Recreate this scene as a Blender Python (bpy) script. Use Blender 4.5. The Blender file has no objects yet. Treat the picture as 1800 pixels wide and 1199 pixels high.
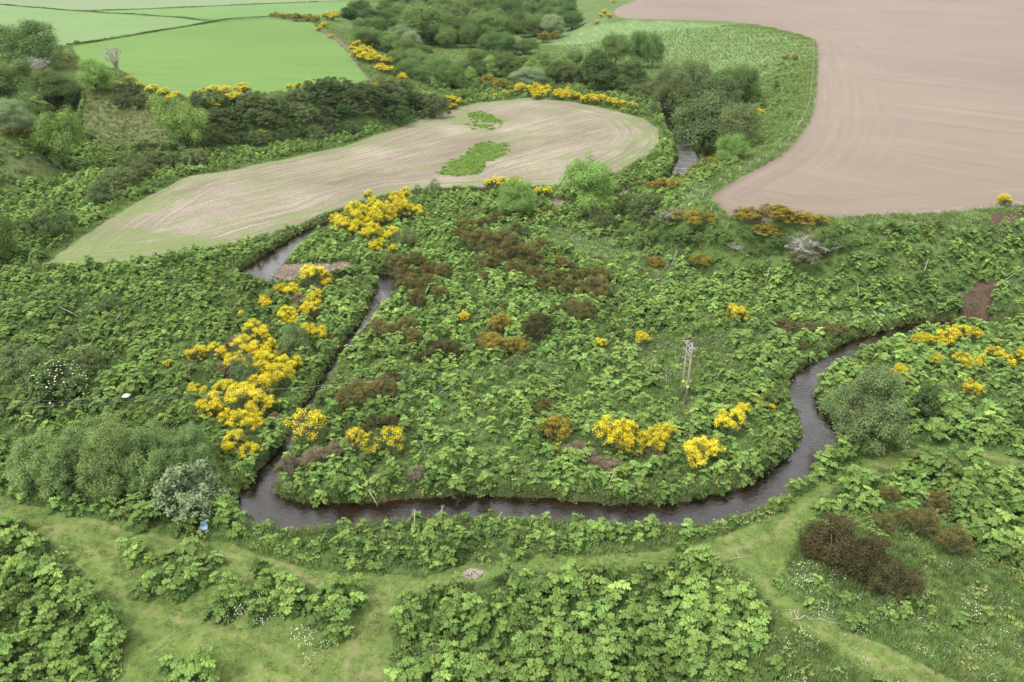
import bpy, math, random
import numpy as np
from mathutils import Vector, Matrix, Euler
from mathutils.geometry import delaunay_2d_cdt

# ------------------------------------------------------------------ camera, sky, sun, exposure
scene = bpy.context.scene
COL = scene.collection
W0, H0, F0 = 1800.0, 1199.0, 1400.0            # photograph size and focal length in its pixels
CAM_Z, PITCH = 50.0, math.radians(27.0)
cam_data = bpy.data.cameras.new("camera")
cam_data.sensor_width = 36.0
cam_data.lens = 36.0 * F0 / W0
cam_data.clip_start, cam_data.clip_end = 1.0, 12000.0
cam = bpy.data.objects.new("camera", cam_data)
cam.location = (0, 0, CAM_Z)
cam.rotation_euler = (math.pi / 2 - PITCH, 0, 0)
COL.objects.link(cam)
scene.camera = cam

SUN_EL, SUN_AZ = math.radians(56), math.radians(-128)    # azimuth measured from +Y towards +X: light from the left, behind the camera
world = bpy.data.worlds.new("World"); scene.world = world; world.use_nodes = True
wn, wl = world.node_tree.nodes, world.node_tree.links
for n in list(wn): wn.remove(n)
sky = wn.new("ShaderNodeTexSky"); sky.sky_type = 'NISHITA'; sky.sun_disc = False
sky.sun_elevation = SUN_EL; sky.sun_rotation = SUN_AZ
sky.air_density = 1.0; sky.dust_density = 3.0; sky.ozone_density = 1.0
hsv = wn.new("ShaderNodeHueSaturation"); hsv.inputs['Saturation'].default_value = 0.14   # thin even overcast: nearly grey sky
bg = wn.new("ShaderNodeBackground"); bg.inputs['Strength'].default_value = 0.15
wo = wn.new("ShaderNodeOutputWorld")
wl.new(sky.outputs[0], hsv.inputs['Color']); cl = wn.new("ShaderNodeMix"); cl.data_type = 'RGBA'; cl.inputs[0].default_value = .5; cl.inputs[7].default_value = (9.0, 9.15, 9.3, 1)     # the even cloud layer
wl.new(hsv.outputs[0], cl.inputs[6]); wl.new(cl.outputs[2], bg.inputs['Color']); wl.new(bg.outputs[0], wo.inputs[0])
sun_data = bpy.data.lights.new("sun", 'SUN'); sun_data.energy = 1.5; sun_data.angle = math.radians(10); sun_data.color = (1.0, 0.965, 0.91)
sun = bpy.data.objects.new("sun", sun_data); COL.objects.link(sun)
sdir = Vector((math.sin(SUN_AZ) * math.cos(SUN_EL), math.cos(SUN_AZ) * math.cos(SUN_EL), math.sin(SUN_EL)))
sun.rotation_euler = sdir.to_track_quat('Z', 'Y').to_euler()
sun.location = sdir * 300
scene.view_settings.view_transform = 'Standard'; scene.view_settings.look = 'None'
scene.view_settings.exposure = 1.26; scene.view_settings.gamma = 1.0; scene.view_settings.use_curve_mapping = False
scene.render.engine = 'CYCLES'
cy = scene.cycles
cy.use_denoising = True; cy.denoiser = 'OPENIMAGEDENOISE'; cy.denoising_prefilter = 'ACCURATE'
cy.max_bounces = 6; cy.diffuse_bounces = 4; cy.glossy_bounces = 3; cy.transmission_bounces = 4; cy.transparent_max_bounces = 4
cy.caustics_reflective = False; cy.caustics_refractive = False

# ------------------------------------------------------------------ pixel <-> world
CP, SP = math.cos(PITCH), math.sin(PITCH)
def rays(px, py):
    px = np.asarray(px, float); py = np.asarray(py, float)
    u = (px - W0 / 2) / F0; v = (py - H0 / 2) / F0
    d = np.stack([u, CP - v * SP, -SP - v * CP], -1)
    return d
def at(px, py, z):
    d = rays(px, py); t = (z - CAM_Z) / d[..., 2]
    return np.stack([d[..., 0] * t, d[..., 1] * t], -1)
def project(P):
    P = np.asarray(P, float); q = P - np.array([0, 0, CAM_Z])
    dep = q[..., 1] * CP - q[..., 2] * SP
    up = q[..., 1] * SP + q[..., 2] * CP
    dep = np.where(dep < 1, 1e-3, dep)
    return W0 / 2 + F0 * q[..., 0] / dep, H0 / 2 - F0 * up / dep, dep

def seg_dist(P, line):
    """distance of points to a polyline, with the arc length and the parameter of the nearest place"""
    best = np.full(len(P), 1e9); arc = np.zeros(len(P)); par = np.zeros(len(P)); acc = 0.0
    for i in range(len(line) - 1):
        a, b = line[i], line[i + 1]; ab = b - a; L2 = float(ab @ ab) + 1e-12
        t = np.clip(((P - a) @ ab) / L2, 0, 1)
        dx = P[:, 0] - a[0] - t * ab[0]; dy = P[:, 1] - a[1] - t * ab[1]
        d = np.sqrt(dx * dx + dy * dy); m = d < best
        best[m] = d[m]; arc[m] = acc + t[m] * math.sqrt(L2); par[m] = i + t[m]; acc += math.sqrt(L2)
    return best, arc, par
def in_poly(X, Y, poly):
    ins = np.zeros(X.shape, bool); n = len(poly)
    for i in range(n):
        x1, y1 = poly[i]; x2, y2 = poly[(i + 1) % n]
        if y1 == y2: continue
        c = ((y1 > Y) != (y2 > Y)) & (X < (x2 - x1) * (Y - y1) / (y2 - y1) + x1)
        ins ^= c
    return ins
def smooth_line(pts, per=6):
    pts = np.asarray(pts, float); out = []
    n = len(pts)
    for i in range(n - 1):
        p0, p1, p2, p3 = pts[max(i - 1, 0)], pts[i], pts[i + 1], pts[min(i + 2, n - 1)]
        for k in range(per):
            t = k / per
            out.append(0.5 * ((2 * p1) + (-p0 + p2) * t + (2 * p0 - 5 * p1 + 4 * p2 - p3) * t * t + (-p0 + 3 * p1 - 3 * p2 + p3) * t ** 3))
    out.append(pts[-1])
    return np.array(out)
def sstep(t): t = np.clip(t, 0, 1); return t * t * (3 - 2 * t)

# ------------------------------------------------------------------ terrain: flood plain at 0, a terrace each side of the valley
ZR, ZL = 10.0, 11.0
R_TOP_PX = [(2150, 340), (1960, 350), (1800, 362), (1700, 370), (1600, 377), (1450, 381), (1330, 376), (1285, 366), (1260, 354), (1252, 342), (1290, 318), (1345, 290),
            (1390, 258), (1415, 225), (1430, 190), (1435, 150), (1437, 92), (1430, 70), (1390, 57), (1330, 44), (1270, 37), (1190, 35), (1100, 32),
            (1078, 23), (1088, 12), (1120, 0), (1150, -12)]
R_FOOT_PX = [(2200, 575), (1960, 575), (1800, 563), (1700, 558), (1640, 556), (1560, 552), (1500, 540), (1430, 520), (1340, 492), (1240, 470), (1150, 440), (1085, 395),
             (1075, 362), (1130, 338), (1215, 318), (1235, 285), (1290, 250), (1318, 215), (1300, 170), (1230, 130), (1150, 115), (1060, 95), (1000, 78), (985, 58), (975, 36), (960, 16), (945, 3)]
L_TOP_PX = [(-420, 250), (-100, 236), (20, 228), (45, 215), (50, 190), (40, 165), (60, 135), (120, 122), (150, 158), (190, 157), (245, 155), (330, 171), (440, 165), (560, 155),
            (645, 150), (629, 118), (607, 88), (580, 66), (556, 50), (562, 39), (600, 24), (660, 8), (720, -4)]
L_FOOT_PX = [(-420, 420), (-100, 372), (0, 345), (60, 332), (100, 312), (88, 272), (100, 240), (125, 216), (148, 216), (150, 250), (190, 265), (240, 280), (300, 285), (400, 270),
             (600, 235), (750, 205), (835, 175), (775, 143), (725, 122), (692, 96), (692, 70), (720, 45), (780, 20), (850, 2)]
px = lambda L: (np.array([p[0] for p in L], float), np.array([p[1] for p in L], float))
R_TOP = smooth_line(at(*px(R_TOP_PX), ZR), 4); R_FOOT = smooth_line(at(*px(R_FOOT_PX), 0.0), 4)
L_TOP = smooth_line(at(*px(L_TOP_PX), ZL), 4); L_FOOT = smooth_line(at(*px(L_FOOT_PX), 0.0), 4)
FARR = np.array([[R_TOP[-1][0] + 60, 900], [R_TOP[-1][0] + 200, 6000], [9000, 6000], [9000, R_TOP[0][1]]])
FARRF = np.array([[R_FOOT[-1][0] + 30, 950], [R_FOOT[-1][0] + 100, 6000], [9000, 6000], [9000, R_FOOT[0][1]]])
FARL = np.array([[L_TOP[-1][0] - 60, 900], [L_TOP[-1][0] - 200, 6000], [-9000, 6000], [-9000, L_TOP[0][1]]])
FARLF = np.array([[L_FOOT[-1][0] - 20, 950], [L_FOOT[-1][0] - 60, 6000], [-9000, 6000], [-9000, L_FOOT[0][1]]])
RTP, RFP = np.vstack([R_TOP, FARR]), np.vstack([R_FOOT, FARRF])
LTP, LFP = np.vstack([L_TOP, FARL]), np.vstack([L_FOOT, FARLF])
GX0, GX1, GY0, GY1, GC = -560.0, 560.0, 0.0, 900.0, 2.5
gx = np.arange(GX0, GX1 + GC, GC); gy = np.arange(GY0, GY1 + GC, GC)
GXX, GYY = np.meshgrid(gx, gy)
gp = np.stack([GXX.ravel(), GYY.ravel()], -1)
def side_height(tp, fp, top, foot, z):
    it = in_poly(gp[:, 0], gp[:, 1], tp); jf = in_poly(gp[:, 0], gp[:, 1], fp)
    h = np.where(it, z, 0.0); m = (~it) & jf
    dt, _, _ = seg_dist(gp[m], tp[:len(top) + 2]); df, _, _ = seg_dist(gp[m], fp[:len(foot) + 2])
    dt = np.maximum(dt - 3.2, 0)          # the terrace stays level a little past the field edge
    t = df / (df + dt + 1e-6)
    h[m] = z * (0.35 * t + 0.65 * sstep(t)); return h
hh = np.maximum(side_height(RTP, RFP, R_TOP, R_FOOT, ZR), side_height(LTP, LFP, L_TOP, L_FOOT, ZL)).reshape(GXX.shape)
for _ in range(2):
    p = np.pad(hh, 1, mode='edge'); hh = (p[:-2, 1:-1] + p[2:, 1:-1] + p[1:-1, :-2] + p[1:-1, 2:] + 2 * hh) / 6
GRID = hh
STREAM_PX = [(1150, 150, 5), (1180, 215, 6), (1206, 262, 6.5), (1206, 288, 7), (1186, 316, 6), (1130, 338, 5), (1060, 352, 5), (990, 362, 5), (930, 352, 4), (860, 345, 4), (780, 345, 4),
             (700, 354, 4), (640, 372, 4), (590, 392, 5), (545, 412, 5), (507, 438, 6), (474, 464, 7.5), (452, 484, 7.5), (482, 496, 6), (540, 495, 4), (600, 494, 4), (650, 487, 4), (681, 494, 4),
             (675, 522, 4.4), (654, 556, 3.4), (626, 590, 2.4), (600, 626, 1.8), (572, 672, 1.8), (547, 712, 2.0), (522, 752, 1.9), (494, 802, 2.3), (468, 846, 3.8), (456, 884, 6),
             (484, 906, 6.2), (540, 913, 5.6), (620, 910, 5), (700, 903, 5), (800, 896, 5), (900, 897, 5), (1000, 905, 5), (1100, 911, 5), (1200, 908, 5), (1270, 894, 5),
             (1332, 872, 4.8), (1384, 838, 4.4), (1426, 798, 4.8), (1440, 766, 5.2), (1422, 726, 4.8), (1408, 692, 4.2), (1428, 657, 4.0), (1478, 627, 4.2), (1530, 606, 5.4), (1580, 588, 4.4),
             (1630, 578, 4.5), (1690, 572, 4), (1760, 574, 4), (1850, 584, 4), (2000, 600, 4)]
WATER_Z = -0.8
_s = np.array(STREAM_PX, float)
_sw = at(_s[:, 0], _s[:, 1], WATER_Z)
STREAM = smooth_line(np.column_stack([_sw, _s[:, 2] * .84]), 6)
SXY, SW = STREAM[:, :2], STREAM[:, 2]
def base_h(x, y):
    fx = np.clip((x - GX0) / GC, 0, len(gx) - 1.001); fy = np.clip((y - GY0) / GC, 0, len(gy) - 1.001)
    i = fx.astype(int); j = fy.astype(int); u = fx - i; v = fy - j
    return GRID[j, i] * (1 - u) * (1 - v) + GRID[j, i + 1] * u * (1 - v) + GRID[j + 1, i] * (1 - u) * v + GRID[j + 1, i + 1] * u * v
BARS_PX = [[(474, 480), (498, 470), (560, 467), (616, 464), (618, 478), (560, 486), (500, 493)], [(958, 359), (975, 352), (1003, 353), (1000, 364), (982, 371)],
           [(1078, 343), (1098, 334), (1112, 334), (1098, 345), (1082, 350)]]
BARS = [at(*px(b), -0.5) for b in BARS_PX]
def H(x, y):
    x = np.atleast_1d(np.asarray(x, float)); y = np.atleast_1d(np.asarray(y, float))
    b = base_h(x, y)
    n = 0.10 * np.sin(x * .31 + 1.3 * np.sin(y * .17)) + 0.09 * np.sin(y * .43 + 1.7 * np.sin(x * .21)) + .05 * np.sin(x * 1.1 + y * .9) + .04 * np.sin(x * 1.7 - y * 1.3)
    far = np.clip(np.hypot(x, y) / 400, 0, 1)
    h = b + n * (1 - .5 * far)
    P = np.stack([x, y], -1)
    near = (y < 480) & (np.abs(x) < 260)
    if near.any():
        d, _, par = seg_dist(P[near], SXY)
        w = np.interp(par, np.arange(len(SW)), SW) / 2
        k = sstep((d - w + .15) / .65)
        hb = h[near]; hb = -1.5 + (hb + 1.5) * k
        for bar in BARS:
            m = in_poly(P[near][:, 0], P[near][:, 1], bar)
            hb = np.where(m, np.maximum(hb, -0.62), hb)
        h[near] = hb
    return h
def stream_gap(P):
    d, _, par = seg_dist(P, SXY)
    return d - np.interp(par, np.arange(len(SW)), SW) / 2
def hit(pxs, pys):
    """where the rays through these photograph pixels first meet the ground"""
    d = rays(pxs, pys).reshape(-1, 3); out = np.zeros((len(d), 3))
    ts = np.concatenate([np.arange(45, 420, .8), np.arange(420, 1500, 3.)])
    for i, r in enumerate(d):
        X, Y, Z = r[0] * ts, r[1] * ts, CAM_Z + r[2] * ts
        f = Z - base_h(X, Y)
        k = np.argmax(f < 0) if (f < 0).any() else len(ts) - 1
        k = max(k, 1); a = f[k - 1] / (f[k - 1] - f[k] + 1e-9); t = ts[k - 1] + a * (ts[k] - ts[k - 1])
        out[i] = r * t + np.array([0, 0, CAM_Z])
    return out
def hitpoly(L): return hit(*px(L))[:, :2]

# ------------------------------------------------------------------ mesh and naming helpers
def make_mesh(name, V, faces, mats=(), fattr=None, vattr=None, smooth=False):
    """faces: list of int arrays (n,3) or (n,4)"""
    me = bpy.data.meshes.new(name)
    V = np.asarray(V, np.float32)
    if not isinstance(faces, (list, tuple)): faces = [faces]
    faces = [np.asarray(f, np.int32) for f in faces if len(f)]
    nl = sum(f.size for f in faces); npol = sum(len(f) for f in faces)
    me.vertices.add(len(V)); me.vertices.foreach_set("co", V.ravel())
    me.loops.add(nl); me.polygons.add(npol)
    li = np.concatenate([f.ravel() for f in faces]); cnt = np.concatenate([np.full(len(f), f.shape[1], np.int32) for f in faces])
    st = np.concatenate([[0], np.cumsum(cnt)[:-1]]).astype(np.int32)
    me.loops.foreach_set("vertex_index", li); me.polygons.foreach_set("loop_start", st)
    if smooth: me.polygons.foreach_set("use_smooth", np.ones(npol, bool))
    else: me.polygons.foreach_set("use_smooth", np.zeros(npol, bool))
    for k, a in (fattr or {}).items():
        me.attributes.new(k, 'FLOAT', 'FACE').data.foreach_set("value", np.asarray(a, np.float32))
    for k, a in (vattr or {}).items():
        me.attributes.new(k, 'FLOAT', 'POINT').data.foreach_set("value", np.asarray(a, np.float32))
    for m in mats: me.materials.append(m)
    me.update(calc_edges=True); me.validate()
    return me
def link(name, data, parent=None, loc=None, rot=None, scale=None, **props):
    o = bpy.data.objects.new(name, data); COL.objects.link(o)
    if parent is not None: o.parent = parent
    if loc is not None: o.location = loc
    if rot is not None: o.rotation_euler = rot
    if scale is not None: o.scale = scale
    for k, v in props.items():
        if v is not None: o[k] = v
    return o
class MB:
    """collects verts and faces of several shapes into one mesh"""
    def __init__(s): s.v = []; s.f3 = []; s.f4 = []; s.n = 0
    def add(s, V, f3=None, f4=None):
        V = np.asarray(V, float)
        if f3 is not None and len(f3): s.f3.append(np.asarray(f3, int) + s.n)
        if f4 is not None and len(f4): s.f4.append(np.asarray(f4, int) + s.n)
        s.v.append(V); s.n += len(V)
    def tube(s, pts, rad, sides=5, cap=True):
        pts = np.asarray(pts, float); n = len(pts); rad = np.broadcast_to(np.asarray(rad, float), (n,))
        tan = np.gradient(pts, axis=0); tan /= np.linalg.norm(tan, axis=1, keepdims=True) + 1e-9
        ref = np.array([0, 0, 1.0]) if abs(tan[0, 2]) < .9 else np.array([1.0, 0, 0])
        V = []
        for i in range(n):
            a = np.cross(tan[i], ref); a /= np.linalg.norm(a) + 1e-9; b = np.cross(tan[i], a)
            th = np.arange(sides) * 2 * math.pi / sides
            V.append(pts[i] + rad[i] * (np.cos(th)[:, None] * a + np.sin(th)[:, None] * b))
        V = np.concatenate(V); f = []
        for i in range(n - 1):
            for k in range(sides):
                k2 = (k + 1) % sides
                f.append((i * sides + k, i * sides + k2, (i + 1) * sides + k2, (i + 1) * sides + k))
        f3 = []
        if cap:
            for base, rev in ((0, True), ((n - 1) * sides, False)):
                for k in range(1, sides - 1):
                    f3.append((base, base + k + 1, base + k) if rev else (base, base + k, base + k + 1))
        s.add(V, f3, f)
    def box(s, c, size, R=None):
        c = np.asarray(c, float); h = np.asarray(size, float) / 2
        V = np.array([[x, y, z] for z in (-1, 1) for y in (-1, 1) for x in (-1, 1)], float) * h
        if R is not None: V = V @ np.asarray(R).T
        s.add(V + c, None, [(0, 2, 3, 1), (4, 5, 7, 6), (0, 1, 5, 4), (1, 3, 7, 5), (3, 2, 6, 7), (2, 0, 4, 6)])
    def arrays(s):
        return np.concatenate(s.v), ([np.concatenate(s.f3)] if s.f3 else []) + ([np.concatenate(s.f4)] if s.f4 else [])
    def mesh(s, name, mats, **k):
        V, F = s.arrays(); return make_mesh(name, V, F, mats, **k)

# ------------------------------------------------------------------ materials
def new_mat(name):
    m = bpy.data.materials.new(name); m.use_nodes = True
    nt = m.node_tree
    for n in list(nt.nodes): nt.nodes.remove(n)
    return m, nt.nodes, nt.links
def N(nodes, t, **k):
    n = nodes.new(t)
    for a, b in k.items():
        if a in n.inputs: n.inputs[a].default_value = b
        else: setattr(n, a, b)
    return n
def mathn(nd, lk, op, a, b=None, clamp=False):
    n = nd.new("ShaderNodeMath"); n.operation = op; n.use_clamp = clamp
    for i, v in enumerate((a, b)):
        if v is None: continue
        if isinstance(v, (int, float)): n.inputs[i].default_value = v
        else: lk.new(v, n.inputs[i])
    return n.outputs[0]
def mixc(nd, lk, fac, a, b, blend='MIX'):
    n = nd.new("ShaderNodeMix"); n.data_type = 'RGBA'; n.blend_type = blend
    for s, v in ((n.inputs[0], fac), (n.inputs[6], a), (n.inputs[7], b)):
        if isinstance(v, (int, float)): s.default_value = v
        elif isinstance(v, (tuple, list)): s.default_value = tuple(v) + ((1,) if len(v) == 3 else ())
        else: lk.new(v, s)
    return n.outputs[2]
def ramp(nd, lk, fac, stops):
    n = nd.new("ShaderNodeValToRGB")
    while len(n.color_ramp.elements) < len(stops): n.color_ramp.elements.new(.5)
    for e, (p, c) in zip(n.color_ramp.elements, stops):
        e.position = p; e.color = tuple(c) + (1,) if not isinstance(c, (int, float)) else (c, c, c, 1)
    lk.new(fac, n.inputs[0]); return n.outputs[0]
def noise(nd, lk, vec, scale, detail=4, rough=.55, dist=0.):
    n = nd.new("ShaderNodeTexNoise"); n.inputs['Scale'].default_value = scale; n.inputs['Detail'].default_value = detail
    n.inputs['Roughness'].default_value = rough; n.inputs['Distortion'].default_value = dist
    if vec is not None: lk.new(vec, n.inputs['Vector'])
    return n.outputs['Fac']
def mapping(nd, lk, vec, scale=(1, 1, 1), rot=(0, 0, 0)):
    n = nd.new("ShaderNodeMapping"); n.inputs['Scale'].default_value = scale; n.inputs['Rotation'].default_value = rot
    lk.new(vec, n.inputs['Vector']); return n.outputs[0]
def finish(m, nd, lk, col, rough=.9, bump=None, strength=.5, dist=.05, spec=.06):
    b = nd.new("ShaderNodeBsdfPrincipled"); o = nd.new("ShaderNodeOutputMaterial")
    if isinstance(col, (tuple, list)): b.inputs['Base Color'].default_value = tuple(col) + (1,)
    else: lk.new(col, b.inputs['Base Color'])
    b.inputs['Roughness'].default_value = rough; b.inputs['Specular IOR Level'].default_value = spec
    if bump is not None:
        bn = nd.new("ShaderNodeBump"); bn.inputs['Strength'].default_value = strength; bn.inputs['Distance'].default_value = dist
        lk.new(bump, bn.inputs['Height']); lk.new(bn.outputs[0], b.inputs['Normal'])
    lk.new(b.outputs[0], o.inputs[0]); return b
def pos(nd): return nd.new("ShaderNodeNewGeometry").outputs['Position']
def attr(nd, name, typ='GEOMETRY'):
    n = nd.new("ShaderNodeAttribute"); n.attribute_name = name; n.attribute_type = typ; return n.outputs['Fac']

def mat_grass_ground():
    m, nd, lk = new_mat("valley_grass"); p = pos(nd)
    a = noise(nd, lk, p, .09, 5, .6); b = noise(nd, lk, p, 1.1, 6, .7); c = noise(nd, lk, p, 6., 4, .7)
    col = ramp(nd, lk, a, [(.3, (.050, .085, .024)), (.5, (.074, .118, .034)), (.72, (.110, .150, .050))])
    col = mixc(nd, lk, mathn(nd, lk, 'MULTIPLY', b, .75), col, (.05, .085, .022))
    dry = ramp(nd, lk, noise(nd, lk, p, .16, 3, .5), [(.60, 0.), (.74, .6)])
    col = mixc(nd, lk, dry, col, (.19, .19, .085))
    col = mixc(nd, lk, mathn(nd, lk, 'MULTIPLY', attr(nd, 'flowers'), .6), col, (.100, .160, .058))
    wht = ramp(nd, lk, noise(nd, lk, mapping(nd, lk, p, (.5, .10, 1), (0, 0, math.radians(25))), 1.0, 8, .82), [(.46, 0.), (.72, .42)])
    fac = mathn(nd, lk, 'MULTIPLY', wht, attr(nd, 'flowers'))
    col = mixc(nd, lk, fac, col, (.30, .36, .22))
    col = mixc(nd, lk, attr(nd, 'straw'), col, ramp(nd, lk, b, [(.35, (.075, .105, .034)), (.65, (.140, .130, .072))]))
    col = mixc(nd, lk, attr(nd, 'bank'), col, ramp(nd, lk, b, [(.3, (.030, .018, .010)), (.7, (.075, .045, .028))]))  # dark bank earth, with the shade of the undercut put into its colour
    finish(m, nd, lk, col, .95, c, .6, .12); return m
def mat_path():
    m, nd, lk = new_mat("mown_grass"); p = pos(nd)
    a = noise(nd, lk, p, .35, 5, .65); b = noise(nd, lk, p, 2.6, 6, .7); c = noise(nd, lk, p, 11, 4, .7)
    col = ramp(nd, lk, a, [(.3, (.066, .108, .026)), (.5, (.108, .152, .038)), (.7, (.160, .182, .056))])
    col = mixc(nd, lk, ramp(nd, lk, b, [(.4, 0.), (.7, .7)]), col, (.052, .092, .024))
    rn = mathn(nd, lk, 'MULTIPLY', attr(nd, 'rut'), ramp(nd, lk, noise(nd, lk, p, .45, 4, .6), [(.35, .15), (.62, 1.)]))
    bare = ramp(nd, lk, mathn(nd, lk, 'ADD', mathn(nd, lk, 'MULTIPLY', rn, .26), noise(nd, lk, p, 1.1, 5, .7)), [(.62, 0.), (.82, .75)])
    col = mixc(nd, lk, mathn(nd, lk, 'MULTIPLY', rn, .4), col, (.150, .165, .066))
    col = mixc(nd, lk, bare, col, (.190, .150, .088))
    finish(m, nd, lk, col, .95, c, .7, .08); return m
def mat_crop(name, c1, c2, rot):
    m, nd, lk = new_mat(name); p = pos(nd)
    q = mapping(nd, lk, p, (1, 1, 1), (0, 0, rot))
    rows = noise(nd, lk, mapping(nd, lk, q, (.006, .5, 1)), 1.0, 3, .6)
    big = noise(nd, lk, p, .012, 4, .55); fine = noise(nd, lk, p, 1.4, 4, .7)
    w = nd.new("ShaderNodeTexWave"); w.wave_type = 'BANDS'; w.bands_direction = 'Y'; w.inputs['Scale'].default_value = .021; w.inputs['Distortion'].default_value = 1.2; w.inputs['Detail'].default_value = 2; w.inputs['Detail Scale'].default_value = .2
    lk.new(q, w.inputs['Vector'])
    tram = ramp(nd, lk, w.outputs['Fac'], [(.92, 0.), (.99, .16)])
    f = mathn(nd, lk, 'ADD', mathn(nd, lk, 'MULTIPLY', rows, .3), mathn(nd, lk, 'MULTIPLY', big, .7))
    col = ramp(nd, lk, f, [(.38, c1), (.62, c2)])
    col = mixc(nd, lk, mathn(nd, lk, 'MULTIPLY', fine, .3), col, tuple(v * .62 for v in c1))
    col = mixc(nd, lk, tram, col, tuple(v * .6 for v in c1))
    finish(m, nd, lk, col, .9, fine, .5, .1); return m
def mat_plough():
    m, nd, lk = new_mat("harrowed_soil"); p = pos(nd)
    e = attr(nd, 'edge'); al = attr(nd, 'along')
    cmb = nd.new("ShaderNodeCombineXYZ"); lk.new(al, cmb.inputs[0]); lk.new(e, cmb.inputs[1])
    rim = noise(nd, lk, mapping(nd, lk, cmb.outputs[0], (.02, .7, 1)), 1., 4, .65)
    q = mapping(nd, lk, p, (1, 1, 1), (0, 0, math.radians(40)))
    s1 = noise(nd, lk, mapping(nd, lk, q, (.010, .30, 1)), 1., 5, .65, .3)
    s2 = noise(nd, lk, mapping(nd, lk, q, (.03, 1.1, 1)), 1., 3, .6)
    s3 = noise(nd, lk, mapping(nd, lk, q, (.006, .06, 1)), 1., 3, .5)
    fe = ramp(nd, lk, e, [(.0, 0.), (1., 1.)]) ; 
    k = nd.new("ShaderNodeMapRange"); k.inputs[1].default_value = 10; k.inputs[2].default_value = 26; lk.new(e, k.inputs[0])
    st = nd.new("ShaderNodeMix"); st.data_type = 'FLOAT'; lk.new(k.outputs[0], st.inputs[0]); lk.new(rim, st.inputs[2]); lk.new(s1, st.inputs[3])
    big = noise(nd, lk, p, .014, 4, .5)
    f = mathn(nd, lk, 'ADD', mathn(nd, lk, 'ADD', mathn(nd, lk, 'MULTIPLY', st.outputs[0], .38), mathn(nd, lk, 'MULTIPLY', big, .30)), mathn(nd, lk, 'ADD', mathn(nd, lk, 'MULTIPLY', s2, .17), mathn(nd, lk, 'MULTIPLY', s3, .15)))
    col = ramp(nd, lk, f, [(.33, (.126, .100, .080)), (.5, (.166, .134, .108)), (.66, (.205, .168, .134))])
    sp = nd.new("ShaderNodeTexVoronoi"); sp.inputs['Scale'].default_value = .55; lk.new(p, sp.inputs['Vector'])
    clod = ramp(nd, lk, mathn(nd, lk, 'ADD', sp.outputs['Distance'], mathn(nd, lk, 'MULTIPLY', noise(nd, lk, p, .2, 2), .5)), [(.24, .5), (.30, 0.)])
    col = mixc(nd, lk, clod, col, (.082, .062, .048))
    dk = nd.new("ShaderNodeMapRange"); dk.inputs[1].default_value = 0.; dk.inputs[2].default_value = 1.6; dk.inputs[3].default_value = .8; dk.inputs[4].default_value = 0.; lk.new(e, dk.inputs[0])
    col = mixc(nd, lk, mathn(nd, lk, 'MULTIPLY', dk.outputs[0], noise(nd, lk, p, .9, 4)), col, (.085, .06, .04))
    fine = noise(nd, lk, p, 3.5, 5, .75)
    col = mixc(nd, lk, mathn(nd, lk, 'MULTIPLY', fine, .34), col, (.090, .070, .055))
    finish(m, nd, lk, col, .95, mathn(nd, lk, 'ADD', s2, fine), .5, .12, .06); return m
def mat_stubble():
    m, nd, lk = new_mat("stubble"); p = pos(nd)
    e = attr(nd, 'edge'); al = attr(nd, 'along')
    q = mapping(nd, lk, p, (1, 1, 1), (0, 0, math.radians(-48)))
    cmb = nd.new("ShaderNodeCombineXYZ"); lk.new(al, cmb.inputs[0]); lk.new(e, cmb.inputs[1])
    r1 = noise(nd, lk, mapping(nd, lk, cmb.outputs[0], (.03, 1.1, 1)), 1., 5, .7, .2)
    r2 = noise(nd, lk, mapping(nd, lk, q, (.04, 1.2, 1)), 1., 6, .72, .5)
    k = nd.new("ShaderNodeMapRange"); k.inputs[1].default_value = 9; k.inputs[2].default_value = 16; lk.new(e, k.inputs[0])
    st = nd.new("ShaderNodeMix"); st.data_type = 'FLOAT'; lk.new(k.outputs[0], st.inputs[0]); lk.new(r1, st.inputs[2]); lk.new(r2, st.inputs[3])
    big = noise(nd, lk, p, .04, 4, .55)
    f = mathn(nd, lk, 'ADD', mathn(nd, lk, 'MULTIPLY', st.outputs[0], .6), mathn(nd, lk, 'MULTIPLY', big, .4))
    col = ramp(nd, lk, f, [(.35, (.104, .086, .062)), (.5, (.172, .146, .110)), (.64, (.280, .246, .196))])
    fine = noise(nd, lk, p, 1.5, 7, .85)
    col = mixc(nd, lk, ramp(nd, lk, fine, [(.48, 0.), (.66, .8)]), col, (.085, .066, .045))
    col = mixc(nd, lk, ramp(nd, lk, noise(nd, lk, p, 1.9, 6, .85), [(.55, 0.), (.68, .6)]), col, (.30, .27, .22))
    gr = noise(nd, lk, mapping(nd, lk, q, (.05, .22, 1)), 1., 5, .7)
    kk = nd.new("ShaderNodeMapRange"); kk.inputs[1].default_value = 0; kk.inputs[2].default_value = 9; kk.inputs[3].default_value = .15; kk.inputs[4].default_value = .02; lk.new(e, kk.inputs[0])
    grn = mathn(nd, lk, 'ADD', mathn(nd, lk, 'ADD', gr, kk.outputs[0]), mathn(nd, lk, 'MULTIPLY', attr(nd, 'green'), .16))
    gm = ramp(nd, lk, grn, [(.52, 0.), (.70, .85)])
    col = mixc(nd, lk, mathn(nd, lk, 'MULTIPLY', gm, ramp(nd, lk, fine, [(.3, .45), (.6, 1.)])), col, (.100, .145, .040))
    finish(m, nd, lk, col, .95, mathn(nd, lk, 'ADD', fine, st.outputs[0]), .5, .1, .06); return m
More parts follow.
